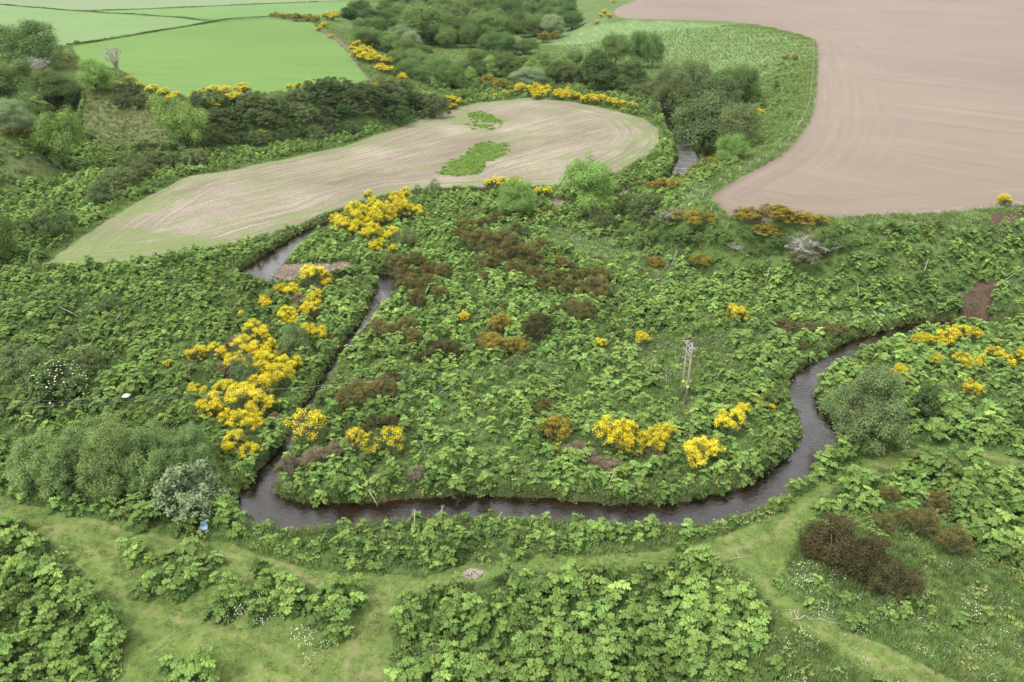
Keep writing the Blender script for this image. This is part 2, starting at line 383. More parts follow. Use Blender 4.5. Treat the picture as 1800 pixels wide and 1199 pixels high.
def mat_earth(name, c1, c2, sc=2.):
    m, nd, lk = new_mat(name); p = pos(nd)
    a = noise(nd, lk, p, sc, 6, .7); v = nd.new("ShaderNodeTexVoronoi"); v.inputs['Scale'].default_value = sc * 4; lk.new(p, v.inputs['Vector'])
    col = ramp(nd, lk, a, [(.3, c1), (.7, c2)])
    col = mixc(nd, lk, mathn(nd, lk, 'MULTIPLY', v.outputs['Distance'], .45), col, tuple(x * .6 for x in c1))
    finish(m, nd, lk, col, .9, mathn(nd, lk, 'ADD', a, v.outputs['Distance']), .8, .12); return m
def mat_water():
    m, nd, lk = new_mat("peaty_water"); p = pos(nd)
    a = noise(nd, lk, mapping(nd, lk, p, (1, 1.5, 1)), 2.2, 4, .6, .8); b = noise(nd, lk, p, .55, 3, .5, .5)
    riff = ramp(nd, lk, noise(nd, lk, p, .16, 3, .5), [(.38, .25), (.58, 1.)])
    hgt = mathn(nd, lk, 'ADD', mathn(nd, lk, 'MULTIPLY', a, riff), mathn(nd, lk, 'MULTIPLY', b, .8))
    bed = ramp(nd, lk, noise(nd, lk, p, .5, 4, .6), [(.35, (.004, .003, .002)), (.65, (.018, .010, .005))])
    bs = finish(m, nd, lk, bed, .06, hgt, .6, .12, .5)
    bs.inputs['IOR'].default_value = 1.55; return m
def leaf_mat(name, c, var=.22, hue=.02, trans=.24, rough=.55, c2=None, gloss=.008):
    """leaf: colour varies from plant to plant (object random), leaf to leaf ('tint') and patch to patch ('tone')"""
    m, nd, lk = new_mat(name)
    oi = nd.new("ShaderNodeObjectInfo"); tint = attr(nd, 'tint'); tone = attr(nd, 'tone', 'INSTANCER')
    base = c
    if c2 is not None: base = mixc(nd, lk, tint, c, c2)
    h = nd.new("ShaderNodeHueSaturation")
    if isinstance(base, tuple): h.inputs['Color'].default_value = base + (1,)
    else: lk.new(base, h.inputs['Color'])
    r = oi.outputs['Random']
    lk.new(mathn(nd, lk, 'ADD', mathn(nd, lk, 'MULTIPLY', mathn(nd, lk, 'SUBTRACT', r, .5), hue * 2), .5), h.inputs['Hue'])
    v = mathn(nd, lk, 'ADD', mathn(nd, lk, 'MULTIPLY', mathn(nd, lk, 'FRACT', mathn(nd, lk, 'MULTIPLY', r, 7.31)), var * 2), 1 - var)
    v = mathn(nd, lk, 'MULTIPLY', v, mathn(nd, lk, 'ADD', mathn(nd, lk, 'MULTIPLY', tint, .5), .75))
    v = mathn(nd, lk, 'MULTIPLY', v, mathn(nd, lk, 'ADD', mathn(nd, lk, 'MULTIPLY', tone, .45), 1.0))
    lk.new(v, h.inputs['Value'])
    d = nd.new("ShaderNodeBsdfDiffuse"); t = nd.new("ShaderNodeBsdfTranslucent"); g = nd.new("ShaderNodeBsdfGlossy")
    g.inputs['Roughness'].default_value = rough; g.inputs['Color'].default_value = (.8, .85, .8, 1)
    lk.new(h.outputs[0], d.inputs['Color'])
    tc = mixc(nd, lk, 1.0, h.outputs[0], (1.15, 1.1, .55), 'MULTIPLY'); lk.new(tc, t.inputs['Color'])
    m1 = nd.new("ShaderNodeMixShader"); m1.inputs[0].default_value = trans; lk.new(d.outputs[0], m1.inputs[1]); lk.new(t.outputs[0], m1.inputs[2])
    m2 = nd.new("ShaderNodeMixShader"); m2.inputs[0].default_value = gloss; lk.new(m1.outputs[0], m2.inputs[1]); lk.new(g.outputs[0], m2.inputs[2])
    o = nd.new("ShaderNodeOutputMaterial"); lk.new(m2.outputs[0], o.inputs[0]); return m
def plain_mat(name, c, rough=.8, var=.25, scale=6., bump=.3, metal=0.):
    m, nd, lk = new_mat(name)
    tc = nd.new("ShaderNodeTexCoord").outputs['Object']
    a = noise(nd, lk, tc, scale, 5, .65)
    col = ramp(nd, lk, a, [(.3, tuple(x * (1 - var) for x in c)), (.7, tuple(min(1, x * (1 + var)) for x in c))])
    b = finish(m, nd, lk, col, rough, a, bump, .02); b.inputs['Metallic'].default_value = metal; return m

# ------------------------------------------------------------------ ground sheet: one triangulation, cut along the field edges
STUBBLE_PX = [(85, 462), (130, 425), (200, 380), (280, 335), (330, 312), (400, 300), (500, 280), (600, 258), (700, 225), (760, 202), (840, 181), (930, 172), (1010, 180), (1080, 194),
              (1130, 208), (1158, 228), (1158, 248), (1140, 270), (1110, 288), (1085, 305), (1000, 326), (900, 330), (800, 330), (700, 341), (650, 353), (580, 383), (500, 402), (400, 432), (300, 450), (200, 462), (120, 468)]
GP = lambda L, z=ZL: at(*px(L), z)
STUBBLE = hitpoly(STUBBLE_PX)
PLOUGH = np.vstack([R_TOP, [[R_TOP[-1][0] + 50, 900], [R_TOP[-1][0] + 120, 1600], [1500, 1600], [1500, R_TOP[0][1]]]])
i0 = int(np.argmin(np.abs(project(np.column_stack([L_TOP, np.full(len(L_TOP), ZL)]))[0] - 247) + (np.arange(len(L_TOP)) < 30) * 1e3))
rim = [p for p in L_TOP]
pxr = project(np.column_stack([L_TOP, np.full(len(L_TOP), ZL)]))
ia = next(i for i in range(30, len(L_TOP)) if pxr[0][i] > 246)
ib = max(i for i in range(len(L_TOP)) if pxr[1][i] > 50)
MAIN_CROP = np.vstack([GP([(128, 83), (143, 79), (250, 61), (370, 41), (470, 33), (548, 39)]), L_TOP[ia:ib + 1][::-1], GP([(240, 140), (208, 121), (145, 112)])])
CROP_B = GP([(-500, 190), (-60, 112), (125, 77), (240, 58.5), (366, 38.5), (300, 31), (150, 22), (0, 9), (-500, -20)])
CROP_C = GP([(158, 20.5), (300, 15), (480, 7), (650, 1), (615, 16), (545, 28), (480, 27), (400, 34), (300, 28.5)])
CROP_D = np.vstack([GP([(-560, -26), (0, 6.5), (145, 18.5), (300, 13), (480, 5), (640, -1), (700, -7)]), [[-180, 1800], [-2400, 1800], [-2400, 520]]])
TRACK_C = GP([(556, 52), (580, 68), (604, 87), (616, 101), (611, 114), (622, 128), (640, 148)])
def strip(line, w):
    line = smooth_line(line, 4); t = np.gradient(line, axis=0); n = np.stack([-t[:, 1], t[:, 0]], -1); n /= np.linalg.norm(n, axis=1, keepdims=True) + 1e-9
    return np.vstack([line + n * w / 2, (line - n * w / 2)[::-1]])
FIELD_TRACK = strip(TRACK_C + np.array([2.2, 0]), 2.4)
ROAD = strip(GP([(398, 6.2), (450, 4.5), (545, 2.8)]), 5.0)
PATH_PX = [(-60, 868), (0, 872), (60, 888), (130, 903), (220, 928), (300, 945), (400, 957), (480, 985), (560, 1003), (640, 1014), (700, 1016), (790, 1001), (870, 985), (960, 978), (1050, 978),
           (1150, 968), (1240, 952), (1320, 926), (1375, 893), (1420, 862), (1480, 826), (1560, 797), (1640, 783), (1720, 795), (1860, 815), (1860, 838), (1720, 815), (1640, 806), (1570, 818), (1500, 848), (1440, 885),
           (1400, 935), (1385, 975), (1360, 1030), (1420, 1075), (1520, 1120), (1640, 1170), (1720, 1215), (1600, 1215), (1500, 1160), (1400, 1100), (1330, 1040), (1290, 985), (1240, 985), (1120, 996), (1000, 1000), (900, 1006), (820, 1022), (745, 1038), (700, 1060), (688, 1120), (690, 1260), (150, 1260),
           (215, 1180), (225, 1110), (165, 1065), (140, 1000), (100, 960), (40, 925), (-60, 905)]
PATH = hitpoly(PATH_PX)
SCAR_PX = [(1688, 560), (1698, 530), (1722, 500), (1745, 486), (1768, 488), (1748, 515), (1742, 540), (1722, 562), (1704, 568)]
SCAR2_PX = [(1732, 382), (1765, 376), (1810, 372), (1850, 376), (1850, 390), (1790, 392), (1745, 397)]
SCAR, SCAR2 = hitpoly(SCAR_PX), hitpoly(SCAR2_PX)
REGIONS = [("ploughed_field", PLOUGH), ("stubble_field", STUBBLE), ("crop_field", MAIN_CROP), ("crop_field", CROP_B), ("crop_field", CROP_C), ("crop_field", CROP_D),
           ("dirt_track", FIELD_TRACK), ("farm_road", ROAD), ("grass_path", PATH), ("earth_bank", SCAR), ("earth_bank", SCAR2)] + [("gravel_shore", b) for b in BARS]

rng = np.random.default_rng(7)
def grid_pts(x0, x1, y0, y1, s, jit=.25):
    X, Y = np.meshgrid(np.arange(x0, x1, s), np.arange(y0, y1, s)); P = np.stack([X.ravel(), Y.ravel()], -1)
    return P + rng.uniform(-jit, jit, P.shape) * s
def in_view(P, m=160, z=None):
    z = base_h(P[:, 0], P[:, 1]) if z is None else z
    X, Y, d = project(np.column_stack([P, z])); return (X > -m) & (X < W0 + m) & (Y > -m) & (Y < H0 + m * 1.4) & (d > 5)
pts = []
A = grid_pts(-170, 170, 28, 215, 1.5); pts.append(A[in_view(A)])
B = grid_pts(-260, 260, 215, 330, 3.2); pts.append(B[in_view(B)])
C = grid_pts(-480, 480, 330, 640, 8); pts.append(C[in_view(C)])
D = grid_pts(-560, 560, 0, 900, 20); pts.append(D[~in_view(D)])
E = grid_pts(-560, 560, 640, 900, 14); pts.append(E[in_view(E)])
Fp = grid_pts(-2600, 2600, -800, 4200, 200); pts.append(Fp[(np.abs(Fp[:, 0]) > 600) | (Fp[:, 1] > 950) | (Fp[:, 1] < -40)])
PG = grid_pts(-75, 95, 30, 100, .55); pts.append(PG[in_poly(PG[:, 0], PG[:, 1], PATH)])
S = grid_pts(-150, 200, 35, 360, .7); S = S[in_view(S)]
sg = np.concatenate([stream_gap(s) for s in np.array_split(S, 8)]); pts.append(S[(sg < 2.0) & (sg > -1.6)])
allp = np.vstack(pts)
cons, edges = [], []
for nm, poly in REGIONS:
    q = []
    for i in range(len(poly)):
        a, b = poly[i], poly[(i + 1) % len(poly)]; L = np.linalg.norm(b - a)
        dist = np.linalg.norm((a + b) / 2); step = 2.0 if dist < 260 else (8 if dist < 700 else 80)
        k = max(1, int(L / step)); q += [a + (b - a) * j / k for j in range(k)]
    q = np.array(q)
    if nm in ("grass_path", "earth_bank"): q = q + rng.normal(0, .22 if nm == 'grass_path' else .5, q.shape)
    if nm in ("stubble_field",): q = q + rng.normal(0, .12, q.shape)
    st0 = sum(len(c) for c in cons); n = len(q); cons.append(q); edges += [(st0 + i, st0 + (i + 1) % n) for i in range(n)]
REG_POLY = cons
cv = np.vstack(cons)
v2 = [Vector((float(a), float(b))) for a, b in np.vstack([cv, allp])]
ov, oe, of, _, _, _ = delaunay_2d_cdt(v2, edges, [], 0, 1e-4)
GV = np.array([(v.x, v.y) for v in ov]); GF = np.array([tuple(f) for f in of if len(f) == 3], np.int64)
ar = (GV[GF[:, 1], 0] - GV[GF[:, 0], 0]) * (GV[GF[:, 2], 1] - GV[GF[:, 0], 1]) - (GV[GF[:, 1], 1] - GV[GF[:, 0], 1]) * (GV[GF[:, 2], 0] - GV[GF[:, 0], 0])
GF[ar < 0] = GF[ar < 0][:, ::-1]
GZ = H(GV[:, 0], GV[:, 1])
cen = GV[GF].mean(1)
reg = np.full(len(GF), -1)
for k, poly in enumerate(REG_POLY):
    reg[(reg < 0) & in_poly(cen[:, 0], cen[:, 1], poly)] = k
V3 = np.column_stack([GV, GZ])
PX_ALL = project(V3)
def pmask(poly_px, soft=None): return in_poly(PX_ALL[0], PX_ALL[1], poly_px).astype(float)
MEADOW_PX = [(955, 95), (985, 60), (1060, 38), (1190, 36), (1300, 45), (1432, 74), (1436, 112), (1330, 118), (1240, 120), (1170, 110), (1080, 110), (1000, 100)]
flowers = np.maximum(pmask(MEADOW_PX), np.maximum(.6 * pmask([(940, 395), (1000, 405), (1090, 425), (1190, 470), (1240, 500), (1170, 510), (1080, 470), (980, 440)]), .5 * pmask([(1450, 385), (1800, 372), (1800, 420), (1650, 400), (1500, 400)])))
flowers = np.maximum(flowers, .75 * pmask([(1290, 300), (1320, 240), (1345, 190), (1322, 118), (1437, 110), (1434, 190), (1416, 225), (1390, 258), (1340, 292)]))
straw = np.maximum(.75 * pmask([(150, 160), (245, 158), (290, 200), (285, 262), (190, 262), (150, 235)]), np.maximum(.6 * pmask([(0, 240), (75, 262), (100, 310), (0, 335)]), .8 * pmask([(100, 118), (145, 112), (150, 130), (110, 142)])))
straw = np.maximum(straw, .5 * pmask([(960, 50), (1040, 20), (1075, 25), (1060, 40), (1000, 48)]))
RUT_PX = [[(-60, 884), (0, 890), (130, 922), (300, 962), (480, 1000), (640, 1018), (760, 1012), (870, 992), (1000, 986), (1120, 983), (1240, 966), (1330, 936), (1400, 884), (1490, 832), (1570, 806), (1640, 794), (1800, 822), (1860, 828)],
          [(110, 932), (165, 1005), (225, 1078), (330, 1112), (450, 1152), (570, 1230)], [(668, 1022), (660, 1090), (645, 1160), (640, 1250)], [(1290, 975), (1350, 1050), (1420, 1090), (1520, 1138), (1680, 1210)], [(420, 968), (540, 1030), (600, 1020), (640, 1100), (620, 1200)]]
rut = np.zeros(len(GV)); _pm = (GV[:, 1] < 110) & (np.abs(GV[:, 0]) < 110)
for L_ in RUT_PX:
    c_ = smooth_line(hitpoly(L_), 5); dd = seg_dist(GV[_pm], c_)[0]; rut[_pm] = np.maximum(rut[_pm], np.exp(-((dd - .85) / .42) ** 2))
bank = np.zeros(len(GV)); _nb = (GV[:, 1] < 400) & (np.abs(GV[:, 0]) < 220); bank[_nb] = 1 - sstep((stream_gap(GV[_nb]) + .1) / .75)
GROUND_MATS = {"ploughed_field": mat_plough(), "stubble_field": mat_stubble(), "grass_path": mat_path(),
               "dirt_track": mat_earth("dry_track_earth", (.095, .072, .052), (.160, .125, .092)), "farm_road": mat_earth("pale_road", (.42, .41, .38), (.52, .50, .46), .3),
               "earth_bank": mat_earth("slipped_red_earth", (.052, .035, .024), (.112, .077, .055)), "gravel_shore": mat_earth("pink_gravel", (.120, .086, .066), (.215, .168, .135), 3.)}
CROPM = [mat_crop("young_barley", (.080, .144, .034), (.102, .170, .046), math.radians(12)), mat_crop("young_barley_pale", (.104, .164, .060), (.130, .190, .080), math.radians(-25)),
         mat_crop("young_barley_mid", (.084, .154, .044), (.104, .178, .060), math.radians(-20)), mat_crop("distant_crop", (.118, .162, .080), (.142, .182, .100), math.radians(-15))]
def sub(faces, name, mat, obj_name, **props):
    u, inv = np.unique(faces.ravel(), return_inverse=True)
    f = inv.reshape(-1, 3); va = props.pop('va', {})
    me = make_mesh(name, V3[u], [f], [mat], vattr={k: a[u] for k, a in va.items()}, smooth=True)
    return link(obj_name, me, **props)
gb = mat_grass_ground()
sub(GF[reg < 0], "ground", gb, "ground", kind="structure", va={'flowers': flowers, 'straw': straw, 'bank': bank},
    label="rough grass and weed covered valley floor with its banks", category="ground")
LAB = {"ploughed_field": "bare brown harrowed field curving along the grassy terrace edge", "stubble_field": "pale stubble field inside the river bend with thin green regrowth",
       "dirt_track": "narrow bare earth track along the edge of the big green field", "farm_road": "pale straight farm road crossing the distant fields", "grass_path": "mown grass path winding between the hogweed patches beside the stream"}
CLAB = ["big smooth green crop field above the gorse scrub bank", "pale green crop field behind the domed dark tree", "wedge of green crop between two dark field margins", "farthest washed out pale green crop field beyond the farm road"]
BLAB = ["reddish landslip scar running down the hogweed bank to the stream", "dark bare earth patch under the edge of the brown field"]
SLAB = ["pinkish gravel bar inside the wide stream bend by the yellow broom", "small pale gravel spit beside the willow at the field edge", "bare pale mud strip behind the tall bright ash tree"]
ci = bi = si = 0
for k, (nm, poly) in enumerate(REGIONS):
    f = GF[reg == k]
    if not len(f): print("EMPTY REGION", nm, k); continue
    va = {}
    if nm in ("ploughed_field", "stubble_field", "grass_path"):
        e = np.zeros(len(GV)); al = np.zeros(len(GV)); u = np.unique(f.ravel())
        line = REG_POLY[k]; line = np.vstack([line, line[:1]]) if nm != "ploughed_field" else R_TOP
        d, a, _ = seg_dist(GV[u], line); e[u] = d; al[u] = a; va = {'edge': e, 'along': al}
        if nm == "grass_path": va['rut'] = rut
        if nm == "stubble_field":
            va['green'] = np.maximum(pmask([(780, 215), (830, 195), (900, 210), (860, 232)]), pmask([(85, 462), (130, 425), (230, 400), (420, 425), (300, 450), (120, 468)]))
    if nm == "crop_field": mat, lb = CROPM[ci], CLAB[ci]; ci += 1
    elif nm == "earth_bank": mat, lb = GROUND_MATS[nm], BLAB[bi]; bi += 1
    elif nm == "gravel_shore": mat, lb = GROUND_MATS[nm], SLAB[si]; si += 1
    else: mat, lb = GROUND_MATS[nm], LAB[nm]
    sub(f, nm, mat, nm, kind="structure", label=lb, category=nm.split('_')[-1], va=va)
# stream surface: a band wider than its channel, so that the banks draw the waterline
tn = np.gradient(SXY, axis=0); tn /= np.linalg.norm(tn, axis=1, keepdims=True); nn = np.stack([-tn[:, 1], tn[:, 0]], -1)
cols = []
for j in np.linspace(-1, 1, 7): cols.append(np.column_stack([SXY + nn * (SW[:, None] / 2 + .8) * j, np.full(len(SXY), WATER_Z)]))
WV = np.stack(cols, 1).reshape(-1, 3); wf = []
for i in range(len(SXY) - 1):
    for j in range(6): wf.append((i * 7 + j, i * 7 + j + 1, (i + 1) * 7 + j + 1, (i + 1) * 7 + j))
link("stream", make_mesh("stream", WV, [np.array(wf)[:, ::-1]], [mat_water()], smooth=True), kind="structure", label="dark peaty stream meandering through the hogweed flood plain", category="stream")

# ================================================================== plant builders (unit shapes, scaled when placed)
def diamonds(rng, C, Nrm, size, aspect=.55, fold=.0):
    """leaf-shaped quads at C with normals Nrm"""
    n = len(C); Nrm = Nrm / (np.linalg.norm(Nrm, axis=1, keepdims=True) + 1e-9)
    r = rng.normal(size=(n, 3)); a = np.cross(Nrm, r); a /= np.linalg.norm(a, axis=1, keepdims=True) + 1e-9; b = np.cross(Nrm, a)
    size = np.broadcast_to(size, (n,))[:, None]
    V = np.stack([C - a * size * .5, C + b * size * .5 * aspect - Nrm * size * .06, C + a * size * .5, C - b * size * .5 * aspect - Nrm * size * .06], 1).reshape(-1, 3)
    F = np.arange(n * 4).reshape(-1, 4); return V, F
def puff_crown(rng, cen, rad, per, size, aspect=.6, up=.45, shell=.55, jit=.7, tvar=.35, flat=.85):
    """leaves spread through the outer shell of many puffs"""
    cen = np.asarray(cen, float); rad = np.asarray(rad, float); k = len(cen)
    cnt = np.maximum(6, (per * (rad / rad.mean()) ** 2).astype(int)); idx = np.repeat(np.arange(k), cnt); n = len(idx)
    d = rng.normal(size=(n, 3)); d[:, 2] = d[:, 2] * .8 + .28; d /= np.linalg.norm(d, axis=1, keepdims=True)
    rr = rad[idx] * (shell + (1 - shell) * rng.random(n)) * (1 + .18 * rng.normal(size=n))
    P = cen[idx] + d * rr[:, None] * np.array([1, 1, flat])
    Nn = d * .8 + np.array([0, 0, up]) + rng.normal(size=(n, 3)) * jit * .38
    V, F = diamonds(rng, P, Nn, size * rng.uniform(.65, 1.35, n), aspect)
    pt = rng.random(k); tint = np.clip(pt[idx] * tvar + rng.random(n) * (1 - tvar), 0, 1)
    return V, F, tint
def limbs(mb, rng, base, r0, targets, fork_z, wob=.04, sides=5):
    """tapered trunk that forks into limbs reaching the targets"""
    top = np.array([base[0] + rng.normal() * .02, base[1] + rng.normal() * .02, fork_z])
    n = 6; t = np.linspace(0, 1, n)[:, None]
    tr = np.asarray(base) * (1 - t) + top * t; tr[1:-1] += rng.normal(0, wob * .35, (n - 2, 3)) * np.array([1, 1, .2])
    mb.tube(tr, np.linspace(r0 * 1.25, r0 * .8, n), 8)
    for g in targets:
        s = rng.uniform(.55, 1.0); st = tr[-1] * s + tr[0] * (1 - s) if rng.random() < .6 else tr[-1]
        st = np.array([np.interp(st[2], tr[:, 2], tr[:, 0]), np.interp(st[2], tr[:, 2], tr[:, 1]), st[2]])
        mid = (st + g) / 2 + rng.normal(0, wob, 3) + np.array([0, 0, wob])
        q = np.array([st, st * .4 + mid * .6, mid, (mid + g) / 2 + rng.normal(0, wob * .5, 3), g]); L = len(q)
        mb.tube(q, np.linspace(r0 * .55, r0 * .12, L), sides)
def ell_pts(rng, n, c, r, power=.45, zmin=-1.):
    d = rng.normal(size=(n * 3, 3)); d /= np.linalg.norm(d, axis=1, keepdims=True); d = d[d[:, 2] > zmin][:n]
    s = rng.random(len(d)) ** power; return np.asarray(c) + d * s[:, None] * np.asarray(r)
def far_enough(P, dmin):
    keep = []
    for p in P:
        if all(((p - q) ** 2).sum() > dmin * dmin for q in keep): keep.append(p)
    return np.array(keep)

bark = plain_mat("bark", (.11, .09, .07), .9, .35, 12, .6)
bark_pale = plain_mat("pale_bark", (.24, .215, .18), .9, .25, 12, .6)
twig_mat = plain_mat("dry_twig", (.20, .165, .13), .9, .25, 9, .3)
grey_twig = plain_mat("grey_twig", (.27, .255, .23), .9, .2, 9, .3)
LM = {
 'tree_dark': leaf_mat("dark_tree_leaf", (0.064, 0.106, 0.034), .2, .02, .22),
 'tree_mid': leaf_mat("mid_tree_leaf", (0.098, 0.154, 0.045), .2, .02, .22),
 'tree_bright': leaf_mat("bright_ash_leaf", (0.158, 0.25, 0.062), .12, .012, .22),
 'tree_pale': leaf_mat("pale_willow_leaf", (0.18, 0.235, 0.115), .14, .015, .22),
 'tree_olive': leaf_mat("olive_leaf", (0.104, 0.138, 0.053), .15, .015, .22),
 'scrub': leaf_mat("scrub_leaf", (0.078, 0.106, 0.042), .22, .02, .28),
 'sycamore': leaf_mat("sycamore_leaf", (0.098, 0.155, 0.048), .12, .012, .22),
 'willow': leaf_mat("grey_willow_leaf", (.118, .184, .055), .1, .012, .22, c2=(.165, .232, .080)),
 'silver': leaf_mat("silver_poplar_leaf", (.125, .180, .078), .08, .01, .22, c2=(.195, .245, .135)),
 'elder': leaf_mat("elder_leaf", (.085, .135, .042), .1, .012, .22),
 'gorse': leaf_mat("gorse_spine", (.062, .078, .028), .2, .02, .18),
 'broom': leaf_mat("broom_twig", (.075, .105, .034), .2, .02, .2),
 'gorse_dark': leaf_mat("dark_gorse_spine", (.036, .038, .014), .15, .015, .12, c2=(.066, .056, .022)),
 'dead': leaf_mat("dead_broom_twig", (.105, .086, .050), .15, .012, .15, c2=(.160, .132, .082)),
 'pine': leaf_mat("soft_grey_green_needle", (.110, .165, .062), .12, .012, .22),
 'yellow': leaf_mat("yellow_blossom", (.60, .45, .012), .08, .006, .3, c2=(.76, .65, .034)),
 'ochre': leaf_mat("ochre_blossom", (.24, .165, .022), .12, .01, .25, c2=(.42, .31, .030)),
 'rust': leaf_mat("withered_blossom", (.100, .080, .024), .15, .012, .2, c2=(.172, .132, .038)),
 'white': leaf_mat("white_umbel", (.55, .56, .44), .06, .01, .22, c2=(.72, .72, .60)),
}
# ---- trees: each style has a few crowns and matching trunks
TREES = {}
def build_tree(style, seed):
    r = np.random.default_rng(seed)
    if style == 'broad': c, e, n, pr, fz, lv, sz = (0, 0, .56), (.36, .36, .34), 62, (.10, .17), .30, 150, .036
    elif style == 'dome': c, e, n, pr, fz, lv, sz = (0, 0, .48), (.40, .40, .40), 75, (.09, .15), .20, 150, .032
    elif style == 'ash': c, e, n, pr, fz, lv, sz = (0, 0, .58), (.35, .35, .36), 52, (.08, .155), .35, 160, .034
    elif style == 'conic': c, e, n, pr, fz, lv, sz = (0, 0, .52), (.34, .34, .44), 60, (.07, .14), .25, 150, .034
    else: c, e, n, pr, fz, lv, sz = (0, 0, .45), (.38, .38, .44), 75, (.08, .14), .12, 190, .026
    P = ell_pts(r, n * 3, c, e, .33, -.75)
    if style == 'conic':
        k = np.clip(1.25 - (P[:, 2] - .15) * 1.15, .2, 1.1)[:, None]; P[:, :2] *= k
    if style == 'ash':      # several tall masses with gaps between them
        lob = ell_pts(r, 6, (0, 0, .58), (.27, .27, .22), .5); P = np.vstack([l + r.normal(0, .105, (14, 3)) for l in lob] + [P[:24]])
    P = far_enough(P, .062)[:n]
    R = r.uniform(pr[0], pr[1], len(P))
    V, F, T = puff_crown(r, P, R * 1.12, lv * 2.6, sz * .66)
    # normalise to radius .5 and height 1
    V[:, :2] *= .5 / np.percentile(np.abs(V[:, :2]), 99.3); z0, z1 = V[:, 2].min(), np.percentile(V[:, 2], 99.8)
    lo = {'broad': .05, 'dome': .02, 'ash': .05, 'conic': .03}.get(style, .02)
    V[:, 2] = lo + (V[:, 2] - z0) / (z1 - z0) * (1 - lo)
    cm = make_mesh(style + "_crown", V, [F], [LM['tree_mid']], fattr={'tint': T})
    mb = MB(); tg = P[r.choice(len(P), min(16, len(P)), replace=False)]; limbs(mb, r, (0, 0, -.03), .028, tg, fz * .9)
    tm = mb.mesh(style + "_trunk", [bark], smooth=True)
    return cm, tm
for s, k in (('broad', 3), ('dome', 2), ('ash', 3), ('conic', 3), ('willow', 3)):
    TREES[s] = [build_tree(s, 100 + 17 * i + len(s)) for i in range(k)]
def bare_tree(seed, n=26, spread=.42, mat=None):
    r = np.random.default_rng(seed); mb = MB(); tg = ell_pts(r, n, (0, 0, .68), (spread, spread, .32), .35, -.5)
    limbs(mb, r, (0, 0, -.03), .022, tg, .30, .05, 5)
    tw = MB()
    for g in tg:
        for _ in range(9):
            e = g + r.normal(0, .09, 3) + np.array([0, 0, .06]); s = g * .75 + np.array([0, 0, .35]) * .25
            tw.tube([s * .4 + g * .6, g + r.normal(0, .02, 3), e], [.006, .004, .0015], 3, False)
    return mb.mesh("bare_limbs", [mat or bark_pale], smooth=True), tw.mesh("bare_twigs", [mat or grey_twig])
BARE = [bare_tree(5), bare_tree(9, 34, .5)]

# ---- bushes
def dome_lumps(r, k, flat=1.):
    """sub-domes that make one uneven bush, radius about .5, height about 1"""
    L = [((0, 0), .30, .95)]
    for i in range(k):
        a = r.uniform(0, 6.28); d = r.uniform(.16, .36); L.append(((math.cos(a) * d, math.sin(a) * d), r.uniform(.14, .26), r.uniform(.55, 1.0) * (1 - .5 * d)))
    return L
def build_bush(seed, blossom, spiky, lumps=8, leaf=.042, fol=34, blo=60, cover=.7, patch=3.):
    r = np.random.default_rng(seed); cen, rad, top = [], [], []
    for (x, y), R, h in dome_lumps(r, lumps):
        n = 16
        d = r.normal(size=(n, 3)); d[:, 2] = np.abs(d[:, 2]); d /= np.linalg.norm(d, axis=1, keepdims=True)
        for q in d:
            cen.append((x + q[0] * R * .8, y + q[1] * R * .8, max(.06, h * (.30 + .60 * q[2])))); rad.append(r.uniform(.055, .10)); top.append(q[2] + .25 * r.normal())
    cen, rad, top = np.array(cen), np.array(rad), np.array(top)
    V, F, T = puff_crown(r, cen, rad * 1.22, fol, leaf, .34 if spiky else .5, .5, .2, 1.0, flat=1.1)
    f = make_mesh("bush_foliage", V, [F], [LM['gorse']], fattr={'tint': T})
    b = None
    if blossom:
        ph = r.uniform(0, 6.28, 4)
        nz = np.sin(cen[:, 0] * 9 * patch / 3 + ph[0]) + np.sin(cen[:, 1] * 11 * patch / 3 + ph[1]) + .7 * np.sin(cen[:, 2] * 8 + ph[2])
        sc = top * 1.4 + nz * .45; keep = sc > np.quantile(sc, 1 - cover)
        Vb, Fb, Tb = puff_crown(r, cen[keep] + np.array([0, 0, .035]), rad[keep] * 1.05, blo, leaf * .56, .8, .5, .55, .9, flat=1.0)
        b = make_mesh("bush_blossom", Vb, [Fb], [LM['yellow']], fattr={'tint': Tb})
    mb = MB()
    for i in range(16):
        a = r.uniform(0, 6.28); q = r.uniform(.1, .42); h = r.uniform(.35, .68)
        mb.tube([(r.normal() * .03, r.normal() * .03, -.05), (math.cos(a) * q * .5, math.sin(a) * q * .5, h * .45), (math.cos(a) * q, math.sin(a) * q, h)], [.010, .007, .003], 4, False)
    s = mb.mesh("bush_stems", [twig_mat])
    return f, b, s
BUSH = {'broom': [build_bush(300 + i, True, True, 10, .034, 44, 84, c) for i, c in enumerate((.56, .46, .52, .40))],
        'gorse': [build_bush(320 + i, True, True, 10, .034, 46, 54, c) for i, c in enumerate((.6, .7, .76))],
        'thin_broom': [build_bush(340 + i, True, True, 9, .036, 26, 40, c) for i, c in enumerate((.24, .34, .18))],
        'plain': [build_bush(360 + i, False, True, 9, .036, 80) for i in range(3)]}
